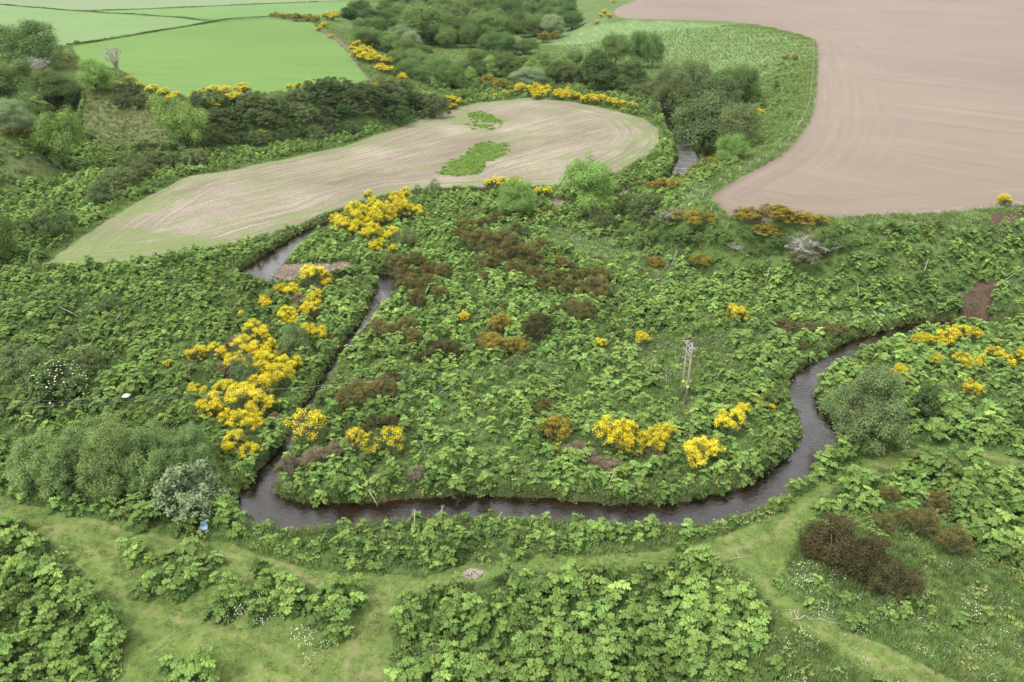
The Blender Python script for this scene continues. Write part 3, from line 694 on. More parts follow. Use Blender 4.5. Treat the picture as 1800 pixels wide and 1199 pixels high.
def build_shrub(seed, leaf=.034, per=120, n=85, aspect=.5, upright=False):
    r = np.random.default_rng(seed); cen, rad = [], []
    for (x, y), R, h in dome_lumps(r, 9):
        d = r.normal(size=(11, 3)); d[:, 2] = np.abs(d[:, 2]); d /= np.linalg.norm(d, axis=1, keepdims=True)
        for q in d:
            cen.append((x + q[0] * R * .8, y + q[1] * R * .8, max(.07, h * (.22 + .68 * q[2])))); rad.append(r.uniform(.06, .115))
    V, F, T = puff_crown(r, cen, np.array(rad), per, leaf, aspect, .45, .3, .9, flat=1.35 if upright else 1.)
    f = make_mesh("shrub_foliage", V, [F], [LM['scrub']], fattr={'tint': T})
    mb = MB()
    for i in range(12):
        a = r.uniform(0, 6.28); q = r.uniform(.08, .36); h = r.uniform(.35, .62)
        mb.tube([(r.normal() * .04, r.normal() * .04, -.05), (math.cos(a) * q * .5, math.sin(a) * q * .5, h * .5), (math.cos(a) * q, math.sin(a) * q, h)], [.014, .010, .004], 5, False)
    return f, mb.mesh("shrub_stems", [bark])
SHRUB = {'scrub': [build_shrub(400 + i, .034, 75) for i in range(4)], 'willow': [build_shrub(420 + i, .027, 290, aspect=.36, upright=True) for i in range(3)],
         'leafy': [build_shrub(440 + i, .050, 70, aspect=.7) for i in range(3)]}

def place(cx, top, bottom, w, back=.32):
    P = hit([cx], [bottom])[0]; dep = project(P)[2]; s = dep / F0
    hd = np.hypot(P[0], P[1]); dl = math.atan2(CAM_Z - P[2], hd); wd = w * s
    u = np.array([P[0], P[1]]) / hd; Q = P[:2] + u * wd * back
    h = ((bottom - top) * s - wd * back * math.sin(dl) * .8) / math.cos(dl)
    z = float(H(Q[0], Q[1])[0]); h -= (z - P[2]) * .8
    return np.array([Q[0], Q[1], z]), wd, max(h, wd * .38)
OBST = []          # (x, y, radius) of what stands on the ground, kept free of hogweed
LABELS = {}
def set_mat(o, m):
    o.material_slots[0].link = 'OBJECT'; o.material_slots[0].material = m
prng = random.Random(11)
def spawn_tree(name, cx, top, bottom, w, style, mk, label, cat, group=None, trunk=None, loc=None):
    if loc is None: L, wd, h = place(cx, top, bottom, w)
    else: L, wd, h = loc
    if style == 'bare': fm = BARE[prng.randrange(len(BARE))]; cm, tm = fm[1], fm[0]
    else: cm, tm = TREES[style][prng.randrange(len(TREES[style]))]
    e = link(name, None, loc=L, rot=(0, 0, prng.uniform(0, 6.28)), scale=(wd, wd * prng.uniform(.9, 1.1), h), label=label, category=cat, group=group)
    a = link("trunk", tm, e); b = link("crown", cm, e)
    if style != 'bare': set_mat(b, LM[mk])
    if trunk is not None: set_mat(a, trunk)
    OBST.append((L[0], L[1], wd * (.22 if style not in ('willow', 'dome') else .36))); return e
def spawn_bush(name, cx, top, bottom, w, kind, fol, blo, label, cat, group=None, var=None, blabel=None):
    L, wd, h = place(cx, top, bottom, w, .3)
    if kind in BUSH:
        f, b, s = BUSH[kind][prng.randrange(len(BUSH[kind])) if var is None else var]
    else:
        f, s = SHRUB[kind][prng.randrange(len(SHRUB[kind])) if var is None else var]; b = None
    e = link(name, None, loc=L, rot=(0, 0, prng.uniform(0, 6.28)), scale=(wd * 1.06, wd * prng.uniform(.9, 1.1), h * 1.04), label=label, category=cat, group=group)
    link("stems", s, e); o = link("foliage", f, e); set_mat(o, LM[fol])
    if b is not None and blo: q = link("blossom", b, e); set_mat(q, LM[blo])
    OBST.append((L[0], L[1], wd * .40)); return e
def sized(items, look, tail, wi=3):
    """labels for a cluster: the biggest and the smallest are told by size, the rest share one label"""
    ws = [it[wi] for it in items]; out = []
    if len(items) == 1: return [f"{look} {tail}"]
    order = sorted(range(len(items)), key=lambda i: ws[i])
    for i in range(len(items)):
        if i == order[-1] and ws[order[-1]] > 1.12 * ws[order[-2]]: out.append(f"largest {look} {tail}")
        elif len(items) > 2 and i == order[0] and ws[order[0]] * 1.12 < ws[order[1]]: out.append(f"smallest {look} {tail}")
        elif len(items) == 2: out.append(f"{'larger' if i == order[-1] else 'smaller'} {look} {tail}" if ws[order[0]] != ws[order[1]] else f"{look} {tail}")
        else: out.append(f"mid-sized {look} {tail}")
    return out
def cluster_bush(name, kind, fol, blo, look, tail, cat, group, items, ht=.78):
    if group in ('upper end of the broom drift', 'middle of the broom drift', 'lower end of the broom drift', 'broom along the terrace rim', 'broom between track and valley trees'): items = [(a[0], a[1], a[2] * 1.12) + tuple(a[3:]) for a in items]
    its = [(a[0], a[1] - a[2] * (a[3] if len(a) > 3 else ht), a[1], a[2]) for a in items]      # (cx, bottom, w[, height/width])
    for it, lb in zip(its, sized(its, look, tail)): spawn_bush(name, it[0], it[1], it[2], it[3], kind, fol, blo, lb, cat, group)
def cluster_tree(name, style, mk, look, tail, cat, group, items):
    for it, lb in zip(items, sized(items, look, tail)): spawn_tree(name, it[0], it[1], it[2], it[3], style, mk, lb, cat, group)

# ================================================================== the trees
T = cluster_tree
T('sycamore_tree', 'dome', 'sycamore', "domed dark green tree", "above the grey twigs on the terrace corner", 'tree', None, [(70, 42, 128, 100)])
T('dark_tree', 'broad', 'tree_dark', "very dark tree", "behind the domed tree at the pale field", 'tree', None, [(8, 48, 106, 50)])
T('ash_tree', 'ash', 'tree_mid', "tall pale green tree", "at the mouth of the side gully", 'tree', None, [(18, 110, 196, 105)])
T('round_tree', 'broad', 'tree_mid', "round mid green tree", "in the gully below the domed tree", 'tree', None, [(86, 124, 178, 50)])
T('hawthorn_tree', 'dome', 'tree_bright', "rounded yellow green tree", "on the lip of the straw coloured bank", 'tree', None, [(174, 108, 172, 68)])
T('dark_tree', 'dome', 'tree_dark', "low dark green tree", "at the foot of the straw coloured bank", 'tree', None, [(116, 138, 208, 86)])
T('willow_tree', 'willow', 'tree_pale', "silvery willow", "on the spur below the gully", 'tree', 'silvery willows on the spur', [(22, 180, 250, 70), (55, 203, 245, 40)])
T('ash_tree', 'ash', 'tree_bright', "bright green bushy ash tree", "standing in the hogweed below the gully", 'tree', None, [(110, 196, 312, 96)])
T('ash_tree', 'ash', 'tree_bright', "bright green oval tree", "standing alone against the dark scrub bank", 'tree', None, [(328, 172, 276, 82)])
T('ash_tree', 'broad', 'tree_mid', "pale green tree", "leaning over the hogweed beside the dark thorn shrub", 'tree', 'trees by the corner of the stubble field', [(4, 372, 470, 70)])
T('bright_ash_tree', 'ash', 'tree_bright', "tall bright green twin topped ash", "by the bend behind the gorse island", 'tree', None, [(1037, 273, 400, 104)])
T('willow_tree', 'willow', 'tree_bright', "compact bright green willow", "between the stubble field and the hogweed island", 'tree', None, [(908, 316, 390, 66)])
T('alder_tree', 'broad', 'tree_olive', "wide olive alder", "overhanging the far reach of open water", 'tree', 'alders over the far reach of water', [(1236, 168, 284, 118), (1292, 184, 280, 74)])
T('alder_tree', 'broad', 'tree_olive', "round olive tree", "in the grove behind the far water", 'tree', 'grove behind the far water', [(1252, 132, 205, 84), (1205, 110, 200, 64), (1172, 112, 192, 50), (1225, 112, 190, 44)])
T('dark_tree', 'broad', 'tree_mid', "dark green tree", "under the flowery meadow slope", 'tree', 'dark trees under the meadow slope', [(1300, 118, 190, 58), (1270, 120, 180, 40)])
T('elder_tree', 'dome', 'tree_bright', "lush green elder", "between the far water and the brown field", 'tree', None, [(1284, 236, 290, 62)])
T('alder_tree', 'conic', 'tree_dark', "large dark alder", "behind the yellow broom row", 'tree', 'dark alders behind the broom row', [(1046, 90, 165, 72), (1108, 104, 166, 66), (1068, 108, 165, 45)])
T('alder_tree', 'broad', 'tree_mid', "slender alder", "standing on the edge of the flowery meadow", 'tree', 'slender alders by the meadow', [(1080, 60, 120, 54), (1122, 57, 122, 44), (1146, 62, 122, 42), (1010, 88, 125, 40)])
T('willow_tree', 'willow', 'tree_mid', "mid green willow", "in the thicket behind the broom row", 'tree', 'willow thicket behind the broom row',
  [(735, 92, 128, 42), (764, 108, 140, 40), (792, 116, 158, 54), (840, 90, 138, 48), (868, 92, 136, 46), (892, 94, 140, 48), (925, 98, 128, 40), (952, 94, 126, 40), (980, 108, 150, 44), (1004, 112, 152, 40),
   (958, 118, 148, 44), (912, 100, 130, 34), (815, 105, 140, 36), (846, 108, 140, 36)])
T('pale_willow', 'willow', 'tree_pale', "pale grey green willow", "among the valley trees", 'tree', 'pale willows of the valley', [(970, 28, 68, 44), (706, 46, 88, 44), (724, 56, 92, 36), (930, 120, 156, 66), (905, 66, 98, 50)])
T('valley_tree', 'broad', 'tree_mid', "rounded valley tree", "beside the clearing of pale weeds", 'tree', 'trees around the weedy clearing',
  [(638, 48, 78, 40), (658, 60, 84, 30), (880, 58, 100, 56), (925, 70, 98, 50), (718, 76, 104, 44), (745, 80, 100, 36), (690, 70, 96, 36), (735, 98, 128, 46), (860, 62, 96, 40)])
T('valley_tree', 'broad', 'tree_mid', "full green tree", "in the belt between dirt track broom and clearing", 'tree', 'belt between broom and clearing',
  [(652, 50, 82, 40), (672, 56, 90, 38), (690, 62, 98, 42), (712, 70, 112, 44), (730, 88, 122, 44), (752, 96, 132, 46), (776, 104, 146, 46), (700, 88, 124, 40), (722, 104, 136, 38), (742, 116, 146, 36), (640, 34, 64, 40), (664, 32, 66, 40)])
T('valley_tree', 'conic', 'tree_bright', "fresh green young tree", "in the willow thicket behind the broom row", 'tree', 'young trees in the thicket', [(800, 118, 160, 40), (860, 100, 140, 36), (935, 104, 134, 34), (1030, 100, 150, 36), (990, 100, 140, 34), (828, 120, 156, 30)])
T('oak_tree', 'broad', 'tree_mid', "full crowned oak", "along the front of the wood", 'tree', 'front trees of the wood',
  [(742, 12, 84, 80), (786, 48, 86, 44), (828, 44, 86, 42), (768, 20, 76, 60), (806, 30, 76, 56), (862, 24, 76, 62), (908, 34, 68, 40), (1006, 22, 54, 40), (940, 28, 66, 40), (880, 36, 72, 40), (700, 12, 56, 50)])
T('hedgerow_tree', 'dome', 'tree_dark', "low dark tree", "along the gorse covered field edge", 'tree', 'low trees along the field edge', [(634, 2, 24, 50), (680, 4, 26, 44), (612, 14, 34, 30), (648, 16, 36, 44), (672, 20, 40, 40), (695, 22, 44, 34), (620, 22, 36, 36)])
# the wood at the head of the valley
WOOD_PX = [(660, 28), (690, 48), (730, 80), (790, 84), (860, 76), (950, 68), (985, 58), (1010, 44), (1000, 26), (960, 14), (900, 6), (820, 6), (740, 10)]
wx = at(*px(WOOD_PX), 0.)
cand = np.column_stack([rng.uniform(wx[:, 0].min(), wx[:, 0].max(), 4000), rng.uniform(wx[:, 1].min(), wx[:, 1].max(), 4000)])
cand = cand[in_poly(cand[:, 0], cand[:, 1], wx)]
cand = far_enough(cand[:1600], 13.5)
woods = {'tree_mid': "mid green broadleaf crown in the dense wood at the valley head", 'tree_dark': "dark broadleaf crown in the dense wood at the valley head", 'tree_olive': "olive tinted crown in the dense wood at the valley head"}
for c in cand[:130]:
    mk = prng.choices(list(woods), (6, 3, 3))[0]; wd = prng.uniform(10, 17); hz = prng.uniform(9, 14)
    spawn_tree('woodland_tree', 0, 0, 0, 0, prng.choice(['broad', 'broad', 'dome', 'conic']), mk, woods[mk], 'tree', 'wood at the valley head', loc=(np.array([c[0], c[1], float(H(c[0], c[1])[0])]), wd, hz))
# trees on beyond the frame, along the far rim of the wood
spawn_tree('bare_tree', 209, 84, 134, 32, 'bare', None, "leafless pale grey tree at the corner of the big green field", 'tree')
gs = spawn_tree('grey_shrub', 1412, 428, 506, 104, 'bare', None, "thin grey green shrub with bare crooked stems on the hogweed bank", 'shrub')
set_mat(link("foliage", SHRUB['willow'][1][0], gs, loc=(0, 0, .12), scale=(.9, .9, .86)), leaf_mat("thin_grey_leaf", (.135, .155, .085), .1, .01, .2))
spawn_tree('bare_shrub', 1288, 432, 466, 44, 'bare', None, "small grey twiggy shrub among the rusty gorse bank", 'shrub')
spawn_tree('bare_thicket', 62, 104, 138, 66, 'bare', None, "grey leafless thicket under the domed dark tree", 'thicket')
spawn_tree('bare_shrub', 1180, 372, 412, 56, 'bare', None, "tangled grey branches beside the olive thorn bushes", 'shrub')

# ================================================================== shrubs
B = cluster_bush
# dark scrub on the terrace bank: rows of thorn and gorse
for row, (tail, x0, x1, y0, y1, n, w) in enumerate((("above the straw coloured bank", 225, 300, 196, 200, 4, 42), ("in the upper row just under the green field rim", 370, 770, 196, 196, 15, 46), ("in the middle row of the terrace bank scrub", 385, 760, 222, 204, 13, 48),
        ("in the third row down the terrace bank", 395, 690, 246, 222, 11, 48), ("around the foot of the bright oval tree", 262, 400, 270, 262, 5, 40), ("in the lowest row above the stubble field hogweed", 400, 620, 262, 238, 8, 40), ("on the rim where green field meets dirt track", 560, 700, 176, 172, 7, 44),
        ("on the scrub tail running down to the field curve", 640, 780, 186, 190, 6, 40), ("on the rim beside the leafless grey tree", 225, 262, 180, 186, 2, 38))):
    scr = []
    for i in range(n):
        t = i / max(n - 1, 1); scr.append((x0 + (x1 - x0) * t + prng.uniform(-8, 8), y0 + (y1 - y0) * t + prng.uniform(-6, 6), w * prng.uniform(.8, 1.25), prng.uniform(.65, .9)))
    for mk, look, part in (('scrub', "dark thorn shrub", scr[0::3]), ('tree_dark', "deep green thorn shrub", scr[1::3]), ('tree_olive', "olive thorn shrub", scr[2::3])):
        if part: B('thorn_shrub', 'scrub', mk, None, look, tail, 'shrub', 'thorn scrub ' + tail, part)
B('thorn_shrub', 'scrub', 'tree_olive', None, "olive thorn bush", "along the weedy edge above the stubble field", 'shrub', 'olive bushes above the stubble field',
  [(178, 362, 62), (215, 340, 66), (250, 322, 60), (270, 300, 56), (305, 300, 50), (345, 296, 50), (200, 330, 50), (240, 300, 48), (600, 222, 34), (455, 262, 44), (640, 218, 40)])
B('thorn_shrub', 'scrub', 'tree_dark', None, "dense dark shrub", "at the tip of the stubble field", 'shrub', 'dark shrubs at the tip of the stubble field', [(85, 428, 84, .8), (45, 420, 50, .8), (118, 402, 44, .8)])
B('dark_bush', 'scrub', 'scrub', None, "solitary blackish bush", "on the rim between green field and scrub", 'shrub', None, [(576, 158, 30, .8)])
B('thorn_shrub', 'scrub', 'tree_olive', None, "brownish olive shrub", "beside the white flowering elder", 'shrub', 'olive shrubs around the elder', [(62, 690, 110, .75), (160, 662, 62, .9), (40, 650, 70, .7), (128, 612, 60, .6), (195, 552, 44, .85), (162, 562, 34, .7)])
e = spawn_bush('elder_bush', 113, 630, 712, 100, 'leafy', 'elder', None, "rounded elder bush covered in cream flower heads", 'bush')
r_ = np.random.default_rng(77); d_ = r_.normal(size=(170, 3)); d_[:, 2] = np.abs(d_[:, 2]) + .1; d_ /= np.linalg.norm(d_, axis=1, keepdims=True)
Vf, Ff = diamonds(r_, d_ * np.array([.50, .50, .93]) * r_.uniform(.86, 1.02, (170, 1)), d_ + np.array([0, 0, .6]), .030 * r_.uniform(.6, 1.3, 170), .9)
q = link("blossom", make_mesh("elder_flowers", Vf, [Ff], [leaf_mat('cream_elder_flower', (.46, .47, .30), .06, .01, .3, c2=(.56, .56, .40))], fattr={'tint': r_.random(170)}), e)
B('willow_bush', 'willow', 'willow', None, "grey green willow bush", "in the big thicket above the mown path", 'bush', 'willow thicket above the path',
  [(98, 868, 120, .95), (160, 880, 130, 1.0), (228, 886, 136, 1.05), (300, 880, 130, 1.0), (352, 850, 104, .95), (60, 850, 80, .8), (262, 850, 120, .9), (190, 840, 120, .9)])
B('poplar_bush', 'leafy', 'silver', None, "whitish silver leaved sapling clump", "beside the blue chair and willow thicket", 'bush', None, [(345, 922, 120, .86)])
B('round_willow', 'willow', 'tree_olive', None, "big round olive willow", "overhanging the stream at the sharp turn", 'bush', None, [(1518, 794, 168, .86)])
B('small_willow', 'leafy', 'tree_dark', None, "dark green sapling", "behind the big round olive willow", 'bush', None, [(1622, 742, 58, 1.25)])
B('thorn_bush', 'scrub', 'tree_olive', None, "olive hawthorn", "on the slope between the ash and the brown field", 'bush', 'olive thorns by the ash', [(1132, 400, 80, .8), (1170, 412, 62, .8), (1105, 382, 56, .8), (1060, 408, 40, 1.2)])
B('thorn_bush', 'scrub', 'tree_mid', None, "green thorn shrub", "on the shaded bank below the rusty gorse", 'bush', 'shrubs on the shaded bank', [(1195, 452, 64, .8), (1365, 462, 56, .8), (1440, 470, 60, 1.1), (1165, 432, 44, .8), (1260, 452, 56, .8), (1310, 446, 56, .7), (1225, 440, 50, .8), (1330, 470, 44, .7), (1130, 440, 50, .7), (1100, 425, 44, .8), (1210, 476, 44, .6), (1480, 452, 50, .7)])
B('broom_shrub', 'plain', 'pine', None, "soft grey green shrub", "among the yellow broom by the stream", 'bush', 'soft grey shrubs in the broom', [(524, 632, 78, .85), (436, 682, 62, 1.0)])
B('broom_shrub', 'plain', 'tree_olive', None, "dull green flowerless shrub", "between the far broom and the gorse island", 'bush', 'dull shrubs on the island', [(715, 440, 48, .9), (765, 345, 44, .8), (910, 420, 40, .9), (735, 345, 34, .7)])
B('thorn_bush', 'scrub', 'tree_mid', None, "small rounded green bush", "by the dirt track and the far broom", 'bush', 'round bushes by the far broom', [(702, 134, 26, .9), (722, 138, 22, .8), (738, 134, 20, .8), (835, 166, 26, .9), (857, 162, 22, 1.), (805, 160, 26, .9), (772, 150, 24, .9), (820, 178, 34, .7)])
B('thorn_bush', 'scrub', 'tree_olive', None, "dull thicket shrub", "at the water edge under the far alders", 'bush', 'thicket under the alders', [(1140, 175, 44, .8), (1165, 188, 48, .8), (1190, 196, 44, .8), (1120, 172, 36, .7), (1150, 200, 36, .6)])

# ================================================================== broom and gorse
Y = lambda tail, group, items, look="bright yellow broom bush", kind='broom', blo='yellow', fol='broom', name='broom_bush', ht=.78: B(name, kind, fol, blo, look, tail, 'bush', group, items, ht)
Y("at the gravel bar end of the long broom drift", 'upper end of the broom drift', [(548, 512, 56), (575, 506, 34), (515, 526, 34), (560, 540, 36)])
Y("around the soft grey shrubs of the broom drift", 'middle of the broom drift', [(508, 578, 44), (545, 572, 50), (553, 606, 46), (455, 612, 58), (438, 640, 58), (482, 640, 50), (505, 668, 52), (465, 672, 64), (488, 690, 60), (415, 664, 50), (385, 640, 44), (350, 640, 40)])
Y("in the broom drift next to the willow thicket", 'lower end of the broom drift', [(455, 712, 64), (430, 740, 76), (465, 742, 56), (395, 712, 50), (372, 742, 50), (410, 760, 50), (440, 770, 54), (350, 704, 36), (416, 800, 48), (444, 812, 40)])
Y("standing apart at the edge of the broom drift", 'outliers of the broom drift', [(298, 648, 20), (426, 562, 22), (470, 546, 34), (284, 740, 16), (342, 702, 18), (496, 518, 26)], "small yellow broom")
Y("on the stream bank above the pool bend", 'broom at the pool bend', [(540, 784, 86, .7), (660, 808, 62, .8), (688, 804, 64, .8), (628, 800, 50, .9), (490, 858, 30, 1.)], "sparse yellow broom bush", 'thin_broom')
Y("in the cluster beside the far bend and stubble field", 'broom cluster by the far bend',
  [(610, 418, 54), (640, 410, 64), (672, 404, 62), (700, 394, 58), (725, 388, 44), (655, 428, 50), (690, 430, 44), (668, 448, 38), (690, 448, 24), (700, 368, 40), (660, 372, 36), (625, 380, 40), (595, 402, 36), (715, 345, 26), (735, 340, 20), (650, 352, 24)])
Y("on the stubble field edge behind the compact willow", 'broom on the stubble field edge', [(858, 334, 26, .8), (872, 332, 30), (890, 332, 28), (910, 330, 24), (944, 345, 24), (962, 345, 24)])
Y("near the lower stream loop", 'broom mounds near the lower loop', [(1068, 802, 84, .85), (1108, 800, 66, .85), (1142, 798, 58, .8), (1170, 782, 46, .8), (1230, 830, 88, .7), (1285, 772, 66, .75), (1300, 742, 46, .7), (1328, 720, 36, .7), (1355, 724, 20, .8), (1270, 752, 36, .8)])
Y("below the yellow broom mounds by the lower loop", 'low broom sprigs', [(985, 806, 34, .8), (932, 796, 18, .9), (1120, 806, 40, .8), (1100, 832, 22, .8)], "low yellow broom", 'thin_broom')
Y("alone in the hogweed of the island", 'lone broom bushes on the island', [(1050, 622, 38, .75), (1128, 612, 36, .8), (1290, 572, 56, .7), (816, 572, 30, .8), (1262, 562, 14, .8)])
Y("on the rise across the stream from the landslip", 'broom on the rise by the landslip',
  [(1622, 616, 40), (1655, 614, 50), (1685, 606, 46), (1712, 602, 34), (1640, 648, 34, .8), (1690, 656, 46), (1720, 652, 36), (1748, 642, 42), (1768, 650, 34), (1795, 642, 40), (1705, 702, 38, .9), (1700, 680, 22), (1578, 672, 40, .8), (1566, 662, 20), (1742, 612, 20), (1605, 606, 22)], "yellow flowering broom")
Y("on the lip of the brown field above the hogweed bank", None, [(1759, 366, 34, .8)], "round bright yellow broom")
Y("in the row along the far curve of the stubble field", 'broom row along the far field curve',
  [(915, 166, 34, .6), (938, 170, 40, .6), (960, 170, 36, .6), (985, 176, 34, .6), (945, 176, 26, .6), (1012, 178, 30, .6), (1034, 184, 34, .6), (1052, 186, 34, .6), (1072, 188, 30, .6), (1090, 192, 30, .6), (1112, 194, 26, .6), (1000, 168, 26, .6), (1060, 180, 24, .6), (1098, 196, 14, .6), (888, 168, 18, .6), (870, 172, 14, .6)])
Y("along the top of the terrace bank scrub", 'broom along the terrace rim',
  [(226, 142, 12, .7), (208, 158, 24, .6), (238, 160, 26, .6), (272, 166, 26, .6), (292, 172, 26, .6), (310, 178, 26, .6), (340, 180, 26, .6), (248, 190, 26, .6), (378, 168, 28, .6), (398, 172, 32, .6), (430, 168, 34, .6), (385, 198, 34, .6), (408, 184, 30, .6),
   (440, 194, 24, .7), (472, 196, 16, .7), (474, 220, 26, .8), (463, 240, 18, .6), (510, 158, 14, .7), (524, 156, 16, .7), (546, 154, 18, .7), (420, 178, 24, .6), (300, 182, 20, .7), (355, 168, 16, .7)])
Y("in the patch between the dirt track and the valley trees", 'broom between track and valley trees',
  [(622, 96, 22, .7), (640, 100, 28, .7), (632, 108, 30, .7), (650, 112, 32, .7), (664, 116, 30, .7), (676, 118, 26, .7), (686, 88, 18, .7), (694, 106, 22, .7), (672, 130, 28, .6), (684, 130, 22, .6), (692, 112, 20, .7), (628, 84, 18, .7), (562, 56, 14, .7), (585, 36, 26, .6), (575, 34, 18, .6), (570, 50, 14, .7), (640, 46, 16, .6), (625, 35, 14, .6), (582, 68, 10, .7), (706, 146, 24, .7), (742, 138, 14, .9), (640, 152, 10, .7), (662, 156, 16, .6),
   (800, 186, 24, .7), (785, 180, 16, .7), (795, 194, 22, .5), (830, 176, 10, .7)])
Y("behind the far alders under the slope", None, [(1330, 208, 36, .5)], "long low yellow broom strip")
Y("on the meadow edge beside the far brown field corner", 'gorse on the meadow edge', [(1064, 25, 14, .7), (1070, 32, 12, .8), (1048, 43, 12, .7), (1056, 30, 10, .7), (1078, 6, 10, .7), (985, 18, 10, .7)], "tiny yellow gorse")
Y("alone in the flowery meadow beneath the brown field", 'gorse pair in the meadow', [(1380, 106, 14, .8), (1396, 108, 16, .8)], "small dark gorse with yellow flowers", 'gorse', 'ochre', 'gorse', 'gorse_bush')
Y("at the terrace corner beside the domed dark tree", None, [(125, 112, 36, .7)], "dark gorse with yellow sprigs", 'thin_broom', 'yellow', 'gorse', 'gorse_bush')
Y("on the spur beside the bushy ash", 'gorse on the spur', [(36, 246, 40, .6), (14, 240, 14, .8), (62, 248, 22, .8), (8, 345, 22, .6)], "dark gorse with yellow sprigs", 'thin_broom', 'yellow', 'gorse', 'gorse_bush')
G = lambda look, tail, group, items, kind='gorse', blo='rust', fol='gorse', ht=.72: B('gorse_bush', kind, fol, blo, look, tail, 'bush', group, items, ht)
G("rusty brown faded gorse", "in the belt across the upper island", 'faded gorse belt on the upper island',
  [(845, 452, 70), (885, 462, 80), (925, 470, 62), (950, 446, 40), (870, 478, 60), (905, 490, 50), (940, 500, 46), (965, 516, 50), (1035, 500, 50), (1050, 528, 64), (1060, 496, 40), (1000, 520, 44), (985, 500, 40), (1020, 566, 60), (970, 556, 30), (990, 556, 30), (1075, 556, 24), (850, 500, 30)])
G("rusty brown faded gorse", "by the narrow stream below the far bend", 'faded gorse by the narrow stream', [(702, 486, 54), (735, 478, 50), (780, 492, 40), (725, 520, 54), (775, 532, 38, .95), (735, 548, 40, 1.), (755, 510, 40)])
G("ochre topped gorse", "at the heart of the island", 'ochre gorse at the heart of the island', [(880, 592, 48, .85), (865, 628, 66, .62), (905, 628, 54, .62)], blo='ochre')
G("blackish gorse", "at the heart of the island behind the ochre gorse", None, [(940, 604, 74, .75)], 'plain', None, 'gorse_dark')
G("faded brown gorse mound", "on the island bank of the narrow stream", 'gorse mounds on the narrow stream bank', [(672, 602, 54, .8), (715, 590, 46, .8), (726, 616, 52, .7)], blo='rust')
G("dull brown gorse", "on the island near the narrow stream", 'dull gorse on the island', [(782, 632, 60, .6), (745, 640, 44, .5), (690, 684, 46, .7), (660, 768, 48, .8), (690, 760, 40, .7)], blo=None, kind='plain', fol='gorse_dark')
G("broad ochre brown gorse mound", "above the sparse broom by the pool bend", 'broad gorse mound', [(632, 716, 82, .62), (675, 706, 60, .7), (605, 720, 44, .6)])
G("small rusty gorse", "in the nettles of the lower island", 'small rusty gorse of the lower island', [(956, 732, 34, 1.0), (931, 728, 20, .8), (920, 756, 20, .8), (890, 545, 20, .8), (850, 488, 20, .8), (1090, 588, 18, .7)])
G("golden ochre gorse", "beside the yellow broom mounds of the lower island", None, [(978, 790, 68, .8)], blo='ochre')
G("rusty gorse", "on the island side of the right-hand stream bend".replace("right-hand ", "upper "), 'rusty gorse by the upper stream bend', [(1375, 588, 50, .55), (1412, 592, 46, .55), (1445, 596, 56, .6), (1474, 596, 42, .65), (1412, 616, 22, .8)])
G("orange flowered dark gorse", "on the bank under the brown field corner", 'orange gorse under the brown field corner', [(1225, 424, 76, .7), (1315, 412, 66, .6), (1360, 416, 70, .6), (1400, 412, 60, .5), (1340, 438, 50, .6), (1435, 402, 40, .6), (1232, 478, 50, .6), (1150, 474, 34, .7), (1195, 396, 36, .7)], blo='ochre')
G("orange flowered dark gorse", "between the far water and the brown field", 'orange gorse by the far water', [(1160, 340, 46, .6), (1190, 335, 40, .6), (1140, 336, 34, .7), (1225, 308, 40, .6), (1255, 298, 40, .6), (1215, 316, 30, .6)], blo='ochre')
G("bare brown gorse", "beside the compact willow and gravel spit", 'brown gorse beside the compact willow', [(960, 385, 40, .6), (875, 392, 36, .6), (940, 398, 30, .6), (820, 405, 44, .5), (850, 400, 30, .6)])
G("blackish flowerless gorse", "among the hogweed below the grass path fork", 'dark gorse by the path fork', [(1460, 1012, 122, .78), (1512, 1030, 114, .82), (1552, 1058, 96, .85), (1430, 985, 78, .75)], 'plain', None, 'gorse_dark')
G("rust brown gorse", "in the hogweed behind the blackish gorse", 'rust brown gorse behind the blackish gorse', [(1548, 936, 44, .8), (1612, 948, 64, .85), (1595, 935, 50, .8), (1665, 982, 66, .85), (1640, 900, 56, .7), (1560, 884, 40, .7)])
G("brown and yellow gorse", "at the field margin near the dirt track", 'gorse at the field margin', [(500, 34, 26, .5), (520, 38, 30, .5), (540, 38, 30, .5), (484, 30, 20, .5), (555, 40, 24, .5)], blo='ochre')
G("brown and yellow gorse", "at the edge of the willow thicket behind the stubble field", 'gorse at the thicket edge', [(842, 156, 30, .7), (862, 154, 34, .7), (880, 158, 30, .7), (955, 76, 28, .7), (972, 70, 24, .6)], blo='ochre')
G("grey brown withered broom", "among the yellow mounds of the lower island", 'withered broom by the lower mounds', [(1012, 808, 44, .7), (1072, 836, 60, .5), (1040, 820, 40, .6), (1150, 806, 36, .5)], 'plain', None, 'dead')
G("grey brown withered broom", "on the island tip above the pool bend", 'withered broom above the pool bend', [(512, 836, 48, .8), (556, 826, 60, .7), (590, 806, 44, .7), (735, 850, 42, .7)], 'plain', None, 'dead')
G("grey brown withered broom", "inside the long broom drift", 'withered broom in the drift', [(415, 618, 36, .7), (395, 668, 44, .7), (336, 660, 34, .6), (528, 544, 40, .7), (560, 520, 30, .7), (485, 745, 30, .7)], 'plain', None, 'dead')
G("olive brown gorse", "filling the upper island between rusty mounds", 'olive gorse of the upper island', [(815, 432, 50, .7), (860, 440, 44, .7), (990, 478, 44, .6), (1010, 500, 40, .7), (715, 500, 46, .7), (750, 490, 40, .7), (660, 590, 40, .7), (1040, 548, 40, .6)], 'gorse', 'rust', 'gorse_dark')

